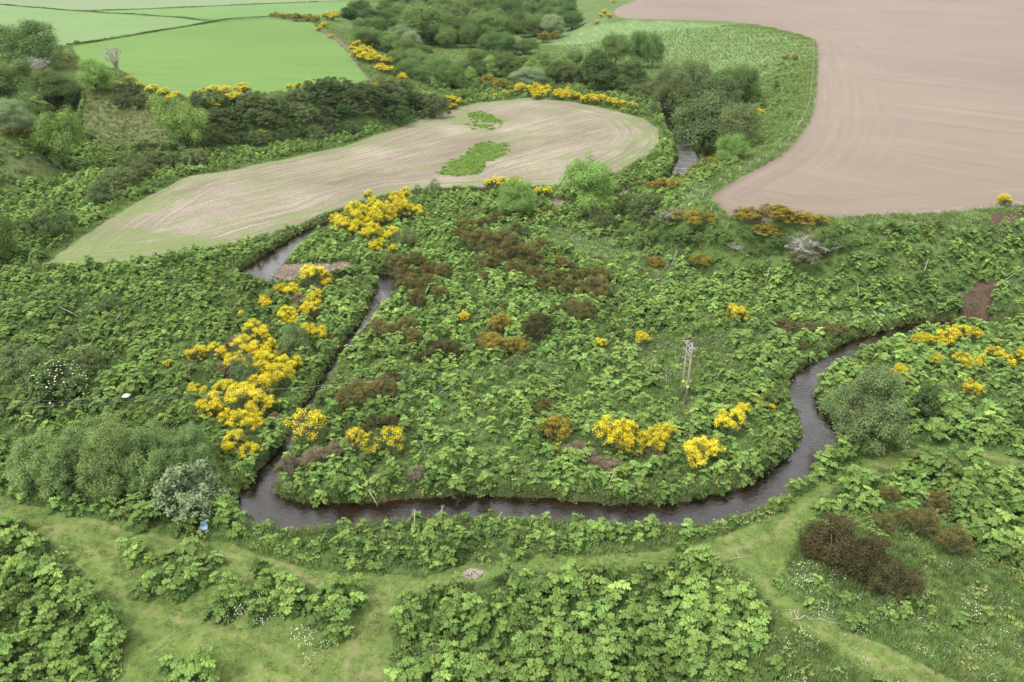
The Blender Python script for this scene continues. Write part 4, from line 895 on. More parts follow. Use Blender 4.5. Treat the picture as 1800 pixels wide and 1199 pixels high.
# ================================================================== giant hogweed
hog_leaf = leaf_mat("hogweed_leaf", (.084, .147, .036), .18, .014, .24, .6, c2=(.160, .236, .056), gloss=.010)
hog_stem = plain_mat("hogweed_stem", (.16, .20, .07), .7, .3, 4, .2)
def hog_leaf_arrays(seed):
    """one deeply lobed leaf: base at the origin, along +X, about 1 long"""
    r = np.random.default_rng(seed); Vs, Fs, n = [], [], 0
    lob = [(.34, 0, .66, .50), (.26, 48, .60, .42), (.26, -48, .60, .42), (.10, 92, .52, .40), (.10, -92, .52, .40), (.04, 138, .34, .30), (.04, -138, .34, .30)]
    for x0, a, L, wd in lob:
        a = math.radians(a + r.normal() * 6); L *= r.uniform(.88, 1.1); ca, sa = math.cos(a), math.sin(a)
        prof = [(0, .20), (.17, .70), (.30, .32), (.46, 1.0), (.60, .40), (.76, .68), (.86, .18), (1., 0.)]
        rib, lf, rt = [], [], []
        for s, k in prof:
            k1, k2 = k * r.uniform(.85, 1.15), k * r.uniform(.85, 1.15)
            c = np.array([x0 + ca * s * L, sa * s * L]); nrm = np.array([-sa, ca])
            zz = .05 * math.sin(s * 9 + a) * .6
            rib.append((*c, .05 + zz)); lf.append((*(c + nrm * wd / 2 * k1 + np.array([ca, sa]) * .05 * L), -.03 + zz - .05 * k)); rt.append((*(c - nrm * wd / 2 * k2 + np.array([ca, sa]) * .05 * L), -.03 + zz - .05 * k))
        V = np.array(rib + lf + rt); m = len(prof)
        for i in range(m - 1):
            Fs += [(n + i, n + i + 1, n + m + i + 1, n + m + i)] if i < m - 2 else []
            Fs += [(n + i + 1, n + i, n + 2 * m + i, n + 2 * m + i + 1)] if i < m - 2 else []
        Fs += [(n + m - 2, n + m - 1, n + 2 * m - 1, n + 2 * m - 2)] if False else []
        Vs.append(V); n += len(V)
        Fs3 = None
    V = np.vstack(Vs); rr = V[:, 0] ** 2 + V[:, 1] ** 2
    V[:, 2] += -.26 * rr + .06 * V[:, 0]
    return V, np.array(Fs)
HL = [hog_leaf_arrays(600 + i) for i in range(6)]
def hog_plan(seed):
    """leaf placements of one plant: (leaf variant, matrix, tint)"""
    r = np.random.default_rng(seed); n = r.integers(7, 10); out = []
    for i in range(n):
        t = i / (n - 1); az = i * 2.4 + r.normal() * .25
        rad = .62 * (1 - t) ** .8 + .08 + r.uniform(-.05, .08); z = .62 + .85 * t ** .8 + r.uniform(-.08, .10)
        sc = (.95 - .38 * t) * r.uniform(.85, 1.15); tilt = math.radians(34 * (1 - t) + 4 + r.normal() * 9)
        M = Matrix.Translation((math.cos(az) * rad * .55, math.sin(az) * rad * .55, z)) @ Matrix.Rotation(az, 4, 'Z') @ Matrix.Rotation(tilt, 4, 'Y') @ Matrix.Rotation(r.normal() * .18, 4, 'X') @ Matrix.Scale(sc, 4)
        out.append((int(r.integers(0, 6)), M, float(np.clip(.18 + .55 * t + r.normal() * .16, 0, 1))))
    return out
PLANS = [hog_plan(700 + i) for i in range(14)]
STEMS = []
for k, pl in enumerate(PLANS):
    mb = MB(); r = np.random.default_rng(800 + k)
    mb.tube([(0, 0, -.15), (.02, .01, .6), (0, 0, 1.25)], [.05, .04, .02], 5, False)
    for v, M, t in pl:
        e = np.array(M.translation); s = np.array([0, 0, max(.05, e[2] - .55)]); mid = (s + e) / 2 + np.array([0, 0, .12])
        mb.tube([s, mid, e], [.022, .018, .014], 4, False)
    STEMS.append(mb.mesh("hogweed_stem", [hog_stem]))
LEAFM = {}
TQ = (.08, .25, .42, .60, .80)
for i, (V, F) in enumerate(HL):
    for j, t in enumerate(TQ): LEAFM[(i, j)] = make_mesh("hogweed_leaf", V, [F], [hog_leaf], fattr={'tint': np.full(len(F), t)})
def lib_coll(name, meshes):
    c = bpy.data.collections.new(name)
    for i, m in enumerate(meshes): c.objects.link(bpy.data.objects.new(f"{name}_{i:02d}", m))
    return c
def joined_plant(k):
    Vs, Fs, T, n = [], [], [], 0
    for v, M, t in PLANS[k]:
        V, F = HL[v]; A = np.array(M); W = V @ A[:3, :3].T + A[:3, 3]
        Vs.append(W); Fs.append(F + n); T += [t] * len(F); n += len(V)
    return make_mesh("hogweed_plant", np.vstack(Vs), [np.vstack(Fs)], [hog_leaf], fattr={'tint': T})
HOGC = lib_coll("hogweed_kinds", [joined_plant(k) for k in range(14)])
def scatter(name, P, scl, idx, coll, tone=None, tilt=.06, **props):
    n = len(P); r = np.random.default_rng(n)
    me = bpy.data.meshes.new(name); me.vertices.add(n); me.vertices.foreach_set("co", np.asarray(P, np.float32).ravel())
    def at_(nm, typ, val, key):
        a = me.attributes.new(nm, typ, 'POINT'); a.data.foreach_set(key, np.ascontiguousarray(val).ravel())
    at_('rot', 'FLOAT_VECTOR', np.column_stack([r.normal(0, tilt, n), r.normal(0, tilt, n), r.uniform(0, 6.28, n)]).astype(np.float32), 'vector')
    scl = np.asarray(scl, np.float32); scl = np.repeat(scl[:, None], 3, 1) if scl.ndim == 1 else scl
    at_('scl', 'FLOAT_VECTOR', scl, 'vector'); at_('idx', 'INT', np.asarray(idx, np.int32), 'value')
    at_('tone', 'FLOAT', np.zeros(n, np.float32) if tone is None else np.asarray(tone, np.float32), 'value')
    o = link(name, me, **props)
    g = bpy.data.node_groups.new(name + "_scatter", 'GeometryNodeTree')
    g.interface.new_socket("Geometry", in_out='INPUT', socket_type='NodeSocketGeometry'); g.interface.new_socket("Geometry", in_out='OUTPUT', socket_type='NodeSocketGeometry')
    nd, lk = g.nodes, g.links
    gi, go = nd.new('NodeGroupInput'), nd.new('NodeGroupOutput')
    mp = nd.new('GeometryNodeMeshToPoints'); ip = nd.new('GeometryNodeInstanceOnPoints'); ci = nd.new('GeometryNodeCollectionInfo')
    ci.inputs['Collection'].default_value = coll; ci.inputs['Separate Children'].default_value = True; ci.inputs['Reset Children'].default_value = True
    def na(nm, typ): q = nd.new('GeometryNodeInputNamedAttribute'); q.data_type = typ; q.inputs['Name'].default_value = nm; return q.outputs['Attribute']
    lk.new(gi.outputs[0], mp.inputs[0]); lk.new(mp.outputs[0], ip.inputs['Points']); lk.new(ci.outputs[0], ip.inputs['Instance'])
    ip.inputs['Pick Instance'].default_value = True
    lk.new(na('idx', 'INT'), ip.inputs['Instance Index']); lk.new(na('rot', 'FLOAT_VECTOR'), ip.inputs['Rotation']); lk.new(na('scl', 'FLOAT_VECTOR'), ip.inputs['Scale'])
    lk.new(ip.outputs[0], go.inputs[0])
    md = o.modifiers.new("scatter", 'NODES'); md.node_group = g
    return o

for x_, y_, rr_ in ((1201, 716, 1.7), (1196, 728, 1.6), (1190, 742, 1.2), (832, 1012, 1.5), (834, 1030, 1.5), (836, 1046, 1.2), (361, 940, 1.0), (362, 955, 1.2), (1203, 700, 1.2)):
    q_ = hit([x_], [y_])[0]; OBST.append((q_[0], q_[1], rr_))
OB = np.array(OBST)
def clear_of(P, k=1.):
    m = np.ones(len(P), bool)
    for ch in np.array_split(np.arange(len(P)), max(1, len(P) // 4000)):
        d = (P[ch, None, 0] - OB[None, :, 0]) ** 2 + (P[ch, None, 1] - OB[None, :, 1]) ** 2
        m[ch] = ~(d < (OB[None, :, 2] * k) ** 2).any(1)
    return m
def in_regions(P, names):
    m = np.zeros(len(P), bool)
    for (nm, _), poly in zip(REGIONS, REG_POLY):
        if nm in names: m |= in_poly(P[:, 0], P[:, 1], poly)
    return m
FIELDS = ("ploughed_field", "stubble_field", "crop_field", "dirt_track", "farm_road")
def pix(P):
    z = base_h(P[:, 0], P[:, 1]); a, b, d = project(np.column_stack([P, z])); return a, b, d
def vnoise(P, s, seed=0):
    r = np.random.default_rng(seed); v = np.zeros(len(P))
    for o in range(7):
        a = r.uniform(0, 6.28); k = (2 ** (o * .55)) / s; v += np.sin((P[:, 0] * math.cos(a) + P[:, 1] * math.sin(a)) * k * 3 + r.uniform(0, 6.28)) * (.85 ** o)
    return v / 2.6
PATCH = {
 "in the wide dense patch below the pale stone heap": [(690, 1066), (745, 1050), (830, 1034), (930, 1018), (1100, 1004), (1240, 994), (1320, 1048), (1362, 1092), (1336, 1132), (1328, 1199), (1320, 1330), (700, 1330), (694, 1150)],
 "in the dense patch hemmed by the mown path": [(-80, 912), (50, 942), (118, 985), (140, 1040), (180, 1090), (205, 1130), (190, 1199), (140, 1300), (-80, 1300)],
 "in the small patch islanded in the mown path": [(218, 968), (300, 972), (382, 992), (388, 1025), (330, 1048), (250, 1050), (228, 1010)],
 "in the patch beside the white cow parsley": [(384, 1022), (430, 1004), (500, 1002), (542, 1040), (532, 1068), (450, 1092), (372, 1090), (362, 1076), (420, 1050)],
 "in the narrow clump between the two path branches": [(566, 1060), (600, 1034), (630, 1047), (632, 1130), (582, 1142), (556, 1124)],
 "in the low clump where the grass widens": [(240, 1182), (300, 1162), (378, 1172), (398, 1280), (240, 1280)],
 "in the belt between stream loop and path": [(425, 948), (500, 956), (560, 946), (620, 934), (700, 926), (820, 916), (950, 922), (1100, 934), (1200, 928), (1290, 908), (1310, 925), (1240, 946), (1150, 962), (1050, 970), (960, 970), (870, 978), (790, 992), (700, 1006), (640, 1002), (560, 992), (480, 976)],
 "in the stand around the rust brown gorse": [(1500, 855), (1570, 828), (1640, 818), (1720, 826), (1860, 850), (1860, 1000), (1780, 1000), (1700, 960), (1640, 900), (1560, 890), (1470, 925), (1405, 948), (1440, 892)],
 "scattered in the grass by the blackish gorse": [(1395, 1040), (1480, 1050), (1545, 1062), (1660, 1075), (1640, 1110), (1540, 1100), (1450, 1078)],
 "on the stream bank above the path bend": [(1352, 886), (1400, 832), (1440, 812), (1500, 792), (1556, 782), (1480, 818), (1420, 853), (1370, 887)],
 "in the stand beside the upper path": [(1600, 772), (1680, 742), (1860, 742), (1860, 798), (1720, 784), (1640, 772)],
 "along the foot of the willow thicket": [(40, 878), (150, 896), (300, 938), (440, 955), (430, 925), (330, 895), (200, 860), (60, 850)],
}
OPEN = [([(940, 395), (1000, 405), (1090, 425), (1190, 470), (1240, 500), (1170, 510), (1080, 470), (980, 440)], .06), ([(1110, 592), (1270, 585), (1290, 650), (1180, 690), (1110, 640)], .12),
        ([(820, 640), (960, 630), (980, 670), (850, 690)], .25), ([(690, 700), (900, 690), (960, 780), (900, 850), (720, 850), (700, 780)], .45), ([(950, 620), (1080, 640), (1000, 690)], .5),
        ([(1300, 1140), (1420, 1020), (1600, 1000), (1700, 960), (1860, 1010), (1860, 1330), (1300, 1330)], .03), (MEADOW_PX, 0.), ([(1290, 300), (1320, 240), (1345, 190), (1322, 120), (1436, 112), (1432, 190), (1410, 225), (1385, 258), (1335, 292)], .05),
        ([(150, 158), (245, 156), (300, 200), (300, 255), (190, 262), (150, 235)], 0.), ([(0, 228), (75, 255), (105, 312), (0, 340)], .3), ([(1440, 376), (1860, 360), (1860, 405), (1640, 404), (1480, 402)], .06),
        ([(1225, 330), (1262, 352), (1300, 378), (1240, 395), (1195, 350)], .08), ([(640, 140), (720, 150), (700, 165), (830, 172), (700, 130), (640, 110)], .15), ([(1180, 470), (1300, 480), (1400, 530), (1300, 560), (1180, 520)], .75)]
P = grid_pts(-160, 175, 34, 320, 1.16, .42); P = P[in_view(P, 140)]
P = P[~in_regions(P, FIELDS + ("earth_bank", "gravel_shore"))]
on_path = None
P = P[np.concatenate([stream_gap(c) for c in np.array_split(P, 6)]) > .05]
bh = base_h(P[:, 0], P[:, 1]); P = P[bh < 9.2]
a, b, d = pix(P)
dens = np.clip(.84 + .40 * vnoise(P, 9, 1), .2, 1.)
dens *= np.where(vnoise(P, 5, 9) < -.55, .25, 1.)
for poly, k in OPEN: dens = np.where(in_poly(a, b, np.array(poly, float)), k, dens)
fg = ((b > 925) | in_poly(a, b, np.array([(1380, 880), (1500, 800), (1640, 760), (1860, 760), (1860, 1400), (1200, 1400), (1240, 960)], float)))
zone = np.full(len(P), -1)
aj, bj = a + 16 * vnoise(P, 3.5, 71) + rng.normal(0, 5, len(P)), b + 9 * vnoise(P, 3.0, 72) + rng.normal(0, 4, len(P))
for i, (k, poly) in enumerate(PATCH.items()): zone[in_poly(aj, bj, np.array(poly, float))] = i
low = [i for i, k in enumerate(PATCH) if 'scattered' in k]
rim_d, _, _ = seg_dist(P, R_TOP); dens = np.where(rim_d < 3.2, .03, dens); st_d, _, _ = seg_dist(P, np.vstack([STUBBLE, STUBBLE[:1]])); dens = np.where(st_d < 1.3, 0., dens)
dens = np.where(fg & (zone < 0), .04, dens); dens = np.where((zone >= 0), np.where(vnoise(P, 3.2, 73) < -.55, .35, .95), dens)
dens = np.where((zone < 0) & in_regions(P, ('grass_path',)), 0., dens)
for i in low: dens = np.where(zone == i, .5, dens)
far = np.clip((d - 150) / 150, 0, 1)
keep = (rng.random(len(P)) < dens * (1 - .25 * far)) & clear_of(P, .92)
P, a, b, d, zone = P[keep], a[keep], b[keep], d[keep], zone[keep]
hz = H(P[:, 0], P[:, 1]); P3 = np.column_stack([P, hz - .05])
# patch-wide colour: bluish darker on the left flat, lime on the island
tone = .45 * vnoise(P, 22, 3) + .35 * vnoise(P, 4, 4) + rng.normal(0, .28, len(P))
lf = in_poly(a, b, np.array([(-200, 440), (430, 460), (540, 640), (420, 860), (-200, 860)], float)); tone = np.where(lf, tone - .35, tone)
fr = b < 330; tone = np.where(fr, tone - .15, tone)
rt = in_poly(a, b, np.array([(1300, 400), (1900, 380), (1900, 560), (1500, 540), (1200, 480)], float)); tone = np.where(rt, tone - .12, tone)
tone = np.clip(tone, -.9, 1.)
big = np.clip(.90 + .24 * vnoise(P, 7, 5) + rng.normal(0, .18, len(P)), .6, 1.6)
belt_z = [i for i, k in enumerate(PATCH) if 'belt between' in k]; big = np.where(np.isin(zone, belt_z), big * .86, big); big = np.where((zone >= 0) & ~np.isin(zone, belt_z), big * 1.22, big)
small_zone = np.isin(zone, low); big = np.where(small_zone, big * .7, big)
kind_ = rng.integers(0, 14, len(P))
vis = (a > 4) & (a < 1796) & (b > 4) & (b < 1215)
order = np.argsort(np.where(vis, d, 1e9))[:300]
solo = np.zeros(len(P), bool); solo[order] = True
PK = list(PATCH); pd_ = np.full(len(P), 99.); pd_[solo] = seg_dist(P[solo], np.vstack([PATH, PATH[:1]]))[0]
for i in order:
    k = int(kind_[i])
    ztxt = PK[zone[i]] if zone[i] >= 0 else "alone in rough grass near the mown path"
    look = ("large " if big[i] > 1.25 else ("small " if big[i] < .95 else "")) + ("pale lime" if tone[i] > .28 else ("deep green" if tone[i] < -.28 else "fresh green")) + " hogweed"
    if zone[i] >= 0 and pd_[i] < 1.6: look = look.replace(" hogweed", " rim hogweed")
    e = link("hogweed_plant", None, loc=P3[i], rot=(rng.normal(0, .05), rng.normal(0, .05), rng.uniform(0, 6.28)), scale=(big[i], big[i], big[i] * rng.uniform(.8, 1.25)), label=f"{look} {ztxt}", category="hogweed", group="giant hogweed " + ztxt)
    link("stem", STEMS[k], e)
    for v, M, t in PLANS[k]:
        o = link("leaf", LEAFM[(v, int(np.argmin([abs(t - q) for q in TQ])))], e); o.matrix_local = M; o["tone"] = float(tone[i])
m = ~solo
scatter("hogweed_stand", P3[m], np.column_stack([big[m] * rng.uniform(.88, 1.12, m.sum()), big[m] * rng.uniform(.88, 1.12, m.sum()), big[m] * rng.uniform(.72, 1.3, m.sum())]), kind_[m], HOGC, tone[m], .15, kind="stuff", label="dense stands of giant hogweed spreading over the flood plain and banks", category="hogweed")
print("hogweed", len(P), "solo", len(order))

# ================================================================== undergrowth, grass, flowers
nettle_leaf = leaf_mat("nettle_leaf", (.046, .088, .030), .25, .02, .24, c2=(.082, .136, .048))
grass_leaf = leaf_mat("grass_blade", (.092, .142, .036), .25, .02, .24, c2=(.160, .210, .070))
mown_leaf = leaf_mat("mown_blade", (.112, .165, .046), .3, .025, .24, c2=(.185, .205, .078))
straw_leaf = leaf_mat("straw_blade", (.130, .140, .062), .2, .02, .24, c2=(.21, .185, .110))
def tuft(seed, n, h, spread, w, lean=.5):
    r = np.random.default_rng(seed); V, F = [], []
    for i in range(n):
        az = r.uniform(0, 6.28); rad = spread * math.sqrt(r.random()); b0 = np.array([math.cos(az) * rad, math.sin(az) * rad, -.03])
        ld = r.uniform(0, 6.28); L = h * r.uniform(.5, 1.15); ln = lean * r.uniform(.3, 1.2) * L
        tip = b0 + np.array([math.cos(ld) * ln, math.sin(ld) * ln, L]); mid = b0 + (tip - b0) * .55 + np.array([0, 0, L * .14])
        sd = np.array([-math.sin(ld), math.cos(ld), 0]) * w * .5; k = len(V)
        V += [b0 - sd, b0 + sd, mid + sd * .8, mid - sd * .8, tip]; F += [(k, k + 1, k + 2, k + 3), (k + 3, k + 2, k + 4, k + 4)]
    V = np.array(V); f4 = np.array([f for f in F if f[2] != f[3]]); f3 = np.array([f[:3] for f in F if f[2] == f[3]])
    T = np.concatenate([r.random(len(f3)), r.random(len(f4))]); return V, [f3, f4], T
def tuft_mesh(name, mat, *a, **k):
    V, F, T = tuft(*a, **k); return make_mesh(name, V, F, [mat], fattr={'tint': T})
GRASSC = lib_coll("grass_kinds", [tuft_mesh("grass_tuft", grass_leaf, 900 + i, 34, .55, .38, .035, .8) for i in range(3)])
MOWNC = lib_coll("mown_kinds", [tuft_mesh("mown_tuft", mown_leaf, 920 + i, 30, .16, .34, .03, 1.1) for i in range(3)])
STRAWC = lib_coll("straw_kinds", [tuft_mesh("straw_tuft", straw_leaf, 940 + i, 26, .5, .4, .035, .9) for i in range(2)])
def weed(seed, n, R, h, size, mat=None):
    r = np.random.default_rng(seed); c = [(math.cos(x) * R * q, math.sin(x) * R * q, h * (1 - .5 * q) * r.uniform(.4, 1.)) for x, q in zip(r.uniform(0, 6.28, 11), np.sqrt(r.random(11)))]
    V, F, T = puff_crown(r, np.array(c), np.full(11, .17), n // 11, size, .5, .8, .2, .8); return make_mesh("weed_clump", V, [F], [mat or nettle_leaf], fattr={'tint': T})
dock_leaf = leaf_mat("dock_leaf", (.105, .160, .042), .25, .02, .24, c2=(.165, .215, .060)); grey_leaf = leaf_mat("grey_nettle_leaf", (.092, .128, .058), .2, .02, .24, c2=(.140, .172, .090))
WEEDC = lib_coll("weed_kinds", [weed(960, 120, .5, .80, .12), weed(961, 120, .55, .95, .11), weed(962, 70, .5, .70, .24, dock_leaf), weed(963, 130, .5, 1.05, .10, grey_leaf), weed(964, 60, .6, .60, .30, dock_leaf), weed(965, 140, .45, .9, .09, nettle_leaf)])
def umbel(seed, n=26):
    r = np.random.default_rng(seed); C = np.column_stack([r.normal(0, .42, n), r.normal(0, .42, n), r.uniform(.65, 1.05, n)])
    V, F = diamonds(r, C, np.tile([0, 0, 1.], (n, 1)) + r.normal(0, .25, (n, 3)), r.uniform(.035, .085, n), .95)
    return make_mesh("umbel_heads", V, [F], [LM['white']], fattr={'tint': r.random(n)})
UMBC = lib_coll("umbel_kinds", [umbel(980 + i) for i in range(3)])
def spread(s, y1, names_out, gap=-.05, x=190, y0=32):
    Q = grid_pts(-x, x, y0, y1, s, .48); Q = Q[in_view(Q, 120)]; Q = Q[~in_regions(Q, names_out)]
    return Q[np.concatenate([stream_gap(c) for c in np.array_split(Q, 10)]) > gap]
def up(Q): return np.column_stack([Q, H(Q[:, 0], Q[:, 1])])
def ip(Q, poly): A_, B_, _ = pix(Q); return in_poly(A_, B_, np.array(poly, float))
BASEOUT = FIELDS + ("grass_path", "earth_bank", "gravel_shore")
Q = spread(.95, 300, BASEOUT); A_, B_, D_ = pix(Q)
nz = vnoise(Q, 8, 21)
meadow = ip(Q, OPEN[5][0]) | ip(Q, OPEN[0][0]) | ip(Q, MEADOW_PX) | ip(Q, OPEN[8][0]) | ip(Q, OPEN[9][0]) | ip(Q, OPEN[7][0]) | ip(Q, OPEN[10][0]) | ip(Q, OPEN[11][0])
wk = (rng.random(len(Q)) < np.where(meadow, np.where(B_ > 925, .5, .10), .8) * np.where(D_ > 170, .5, 1.)) & (nz + rng.normal(0, .4, len(Q)) > -.5)
EB = grid_pts(40, 130, 85, 150, .8, .48); EB = EB[in_regions(EB, ('earth_bank',))]; EB = EB[(rng.random(len(EB)) < .30) & (vnoise(EB, 3, 81) > -.1)]
W_ = np.vstack([Q[wk], EB]); scatter("undergrowth", up(W_), rng.uniform(.6, 1.3, len(W_)), rng.integers(0, 6, len(W_)), WEEDC, .5 * vnoise(W_, 12, 22), .1, kind="stuff", label="low nettles and leafy weeds between the hogweed plants", category="undergrowth")
Q = spread(.62, 130, BASEOUT); Q2 = spread(.85, 300, BASEOUT, y0=130); Q3 = spread(1.25, 430, BASEOUT, y0=300, x=240); Q = np.vstack([Q, Q2, Q3])
meadow = ip(Q, OPEN[5][0]) | ip(Q, OPEN[0][0]) | ip(Q, OPEN[7][0]) | ip(Q, OPEN[10][0]) | ip(Q, OPEN[11][0]) | ip(Q, OPEN[1][0]) | ip(Q, MEADOW_PX) | ip(Q, OPEN[8][0]) | ip(Q, OPEN[9][0]) | (seg_dist(Q, R_TOP)[0] < 7)
A_, B_, D_ = pix(Q); gk = rng.random(len(Q)) < np.where(meadow | (B_ > 925), .97, .55)
W_ = Q[gk]; scatter("rough_grass", up(W_), rng.uniform(.6, 1.35, len(W_)), rng.integers(0, 3, len(W_)), GRASSC, .7 * vnoise(W_, 6, 23), .12, kind="stuff", label="tall rough grass of the meadow and stream banks", category="grass")
Q = grid_pts(-130, 130, 32, 100, .40, .48); Q = Q[in_view(Q, 120)]; Q = Q[in_regions(Q, ("grass_path",))]; nz = vnoise(Q, 3.5, 31)
rd_ = np.min([seg_dist(Q, smooth_line(hitpoly(L_), 4))[0] for L_ in RUT_PX], axis=0)
W_ = Q[rng.random(len(Q)) < np.clip(.62 + .5 * nz, .12, 1) * (1 - .75 * np.exp(-((rd_ - .85) / .4) ** 2))]; scatter("mown_grass", up(W_), rng.uniform(.6, 1.3, len(W_)), rng.integers(0, 3, len(W_)), MOWNC, .6 * vnoise(W_, 4, 32), .1, kind="stuff", label="short trampled grass on the mown path", category="grass")
Q = grid_pts(-190, 60, 180, 320, .7, .48); Q = Q[in_view(Q, 60)]; Q = Q[~in_regions(Q, BASEOUT)]; Q = Q[(ip(Q, OPEN[8][0]) | ip(Q, OPEN[9][0]) | ip(Q, [(100, 118), (145, 112), (150, 130), (110, 142)]))]
sk = vnoise(Q, 9, 41) + rng.normal(0, .5, len(Q)) > -.1
scatter("straw_grass", up(Q[sk]), rng.uniform(.6, 1.2, sk.sum()), rng.integers(0, 2, sk.sum()), STRAWC, None, .15, kind="stuff", label="dry straw coloured grass on the steep bank", category="grass")
sl = np.concatenate([[0], np.cumsum(np.linalg.norm(np.diff(SXY, axis=0), axis=1))]); FQ = []
for sd in (-1, 1):
    ss = rng.uniform(0, sl[-1], 5200); c_ = np.column_stack([np.interp(ss, sl, SXY[:, 0]), np.interp(ss, sl, SXY[:, 1])]); n_ = np.column_stack([np.interp(ss, sl, nn[:, 0]), np.interp(ss, sl, nn[:, 1])])
    FQ.append(c_ + sd * n_ * (np.interp(ss, sl, SW)[:, None] / 2 + rng.uniform(.05, 1.1, (len(ss), 1))))
FQ = np.vstack(FQ); FQ = FQ[in_view(FQ, 100)]; FQ = FQ[stream_gap(FQ) > .05]; FQ = FQ[~in_regions(FQ, ("gravel_shore", "earth_bank"))]
f1 = rng.random(len(FQ)) < .42
scatter("bank_undergrowth", up(FQ[f1]), rng.uniform(.55, 1.2, f1.sum()), rng.integers(0, 6, f1.sum()), WEEDC, .5 * vnoise(FQ[f1], 9, 27) - .1, .25, kind="stuff", label="leafy weeds hanging over both stream banks", category="undergrowth")
scatter("bank_grass", up(FQ[~f1]), rng.uniform(.6, 1.25, (~f1).sum()), rng.integers(0, 3, (~f1).sum()), GRASSC, .5 * vnoise(FQ[~f1], 9, 28), .3, kind="stuff", label="long grass trailing over both stream banks", category="grass")
# cow parsley in drifts
FLOW = [(OPEN[0][0], .22), (OPEN[5][0], .13), ([(380, 1050), (450, 1040), (460, 1070), (400, 1105), (350, 1090)], .9), ([(540, 1100), (600, 1110), (590, 1160), (540, 1150)], .7), (OPEN[1][0], .12), (OPEN[10][0], .34),
        ([(1060, 480), (1260, 500), (1400, 560), (1330, 600), (1150, 560)], .07), ([(1200, 330), (1250, 330), (1240, 380), (1200, 370)], .5), ([(700, 690), (960, 700), (940, 800), (720, 800)], .09), ([(1340, 1000), (1480, 1000), (1480, 1130), (1350, 1130)], .16), ([(400, 1090), (560, 1120), (540, 1180), (420, 1150)], .12), ([(1500, 395), (1860, 385), (1860, 450), (1700, 420)], .10),
        ([(1180, 690), (1290, 650), (1380, 640), (1390, 700), (1250, 760)], .06)]
Q = spread(.8, 200, FIELDS + ("earth_bank", "gravel_shore")); fk = np.zeros(len(Q), bool)
for poly, k in FLOW: fk |= ip(Q, poly) & (rng.random(len(Q)) < k * np.clip(.8 + 1.2 * vnoise(Q, 3, 51), 0, 2))
W_ = Q[fk]; scatter("cow_parsley", up(W_), rng.uniform(.6, 1.15, len(W_)), rng.integers(0, 3, len(W_)), UMBC, None, .1, kind="stuff", label="white cow parsley flower heads scattered through the grass", category="flowers")
# green regrowth on the stubble: two patches of young weeds
REG = [[(768, 303), (800, 283), (826, 268), (840, 252), (886, 251), (892, 268), (860, 282), (846, 305), (800, 311), (780, 308)], [(828, 200), (850, 198), (872, 208), (882, 218), (860, 214), (832, 210)], [(822, 218), (840, 215), (872, 224), (840, 226)]]
Q = grid_pts(-60, 10, 150, 330, .6, .48); Q = Q[in_regions(Q, ("stubble_field",))]; rk = np.zeros(len(Q), bool)
A_, B_, _ = pix(Q); A_ = A_ + 9 * vnoise(Q, 4, 63); B_ = B_ + 4 * vnoise(Q, 3, 64)
for poly, k in zip(REG, (1.5, .9, .9)): rk |= in_poly(A_, B_, np.array(poly, float)) & (rng.random(len(Q)) < k * np.clip(1 + .6 * vnoise(Q, 5, 61), .2, 1.3))
W_ = Q[rk]; lib_w = lib_coll("regrowth_kinds", [tuft_mesh("regrowth_tuft", leaf_mat("regrowth_leaf", (.125, .215, .045), .15, .012, .24, c2=(.165, .255, .058)), 990 + i, 30, .34, .36, .08, 1.0) for i in range(2)])
scatter("weed_regrowth", up(W_), rng.uniform(.8, 1.5, len(W_)), rng.integers(0, 2, len(W_)), lib_w, None, .1, kind="stuff", label="bright green weed patches on the pale stubble field", category="weeds")

# ================================================================== twin-pole electricity support with its wires
pole_wood = plain_mat("weathered_pole", (.20, .18, .145), .85, .18, 5, .4); steel = plain_mat("galvanised_steel", (.34, .36, .38), .45, .1, 8, .1, .6)
glaze = plain_mat("brown_porcelain", (.16, .035, .02), .25, .15, 8, .05); yel = plain_mat("yellow_plate", (.75, .58, .08), .5, .08, 8, .05)
pA = hit([1204.5], [714])[0]; pB = hit([1197], [704])[0]
HP = 7.9
rootp = link("electricity_pole", None, loc=(pA[0], pA[1], float(H(pA[0], pA[1])[0])), label="twin wooden electricity pole with steel crossarms standing in the hogweed", category="electricity pole")
off = np.array([pB[0] - pA[0], pB[1] - pA[1]]); off = off / np.linalg.norm(off) * 1.35
for k, (o2, hgt) in enumerate(((np.zeros(2), HP + .5), (off, HP))):
    mb = MB(); mb.tube([(o2[0], o2[1], -.6), (o2[0], o2[1], hgt * .5), (o2[0], o2[1], hgt)], [.145, .13, .11], 12); p = link("pole", mb.mesh("pole", [pole_wood], smooth=True), rootp)
    mb = MB(); mb.box((o2[0] - .02, o2[1] - .17, 2.6), (.2, .02, .28)); link("warning_plate", mb.mesh("warning_plate", [yel]), p)
ax = off / np.linalg.norm(off); ay = np.array([ax[1], -ax[0]])      # along the pair, and across it
Rx = np.array([[ax[0], ay[0], 0], [ax[1], ay[1], 0], [0, 0, 1]])
INS = []
def loc3(u, v, z): return np.array([ax[0] * u + ay[0] * v, ax[1] * u + ay[1] * v, z])
for z in (HP - .25, HP - 1.15):
    mb = MB()
    for v in (-.19, .19): mb.box(loc3(.68, v, z), (2.5, .07, .12), Rx)
    link("crossarm", mb.mesh("crossarm", [steel]), rootp)
for u in (-.35, 1.7):
    mb = MB(); mb.box(loc3(u, 0, HP - .16), (.06, 1.6, .06), Rx); link("crossarm", mb.mesh("outrigger", [steel]), rootp)
mb = MB(); mb.tube([loc3(0, .17, HP - 2.1), loc3(1.35, .17, HP - .3)], .035, 5); mb.tube([loc3(1.35, -.17, HP - 2.1), loc3(0, -.17, HP - .3)], .035, 5); link("brace", mb.mesh("brace", [steel]), rootp)
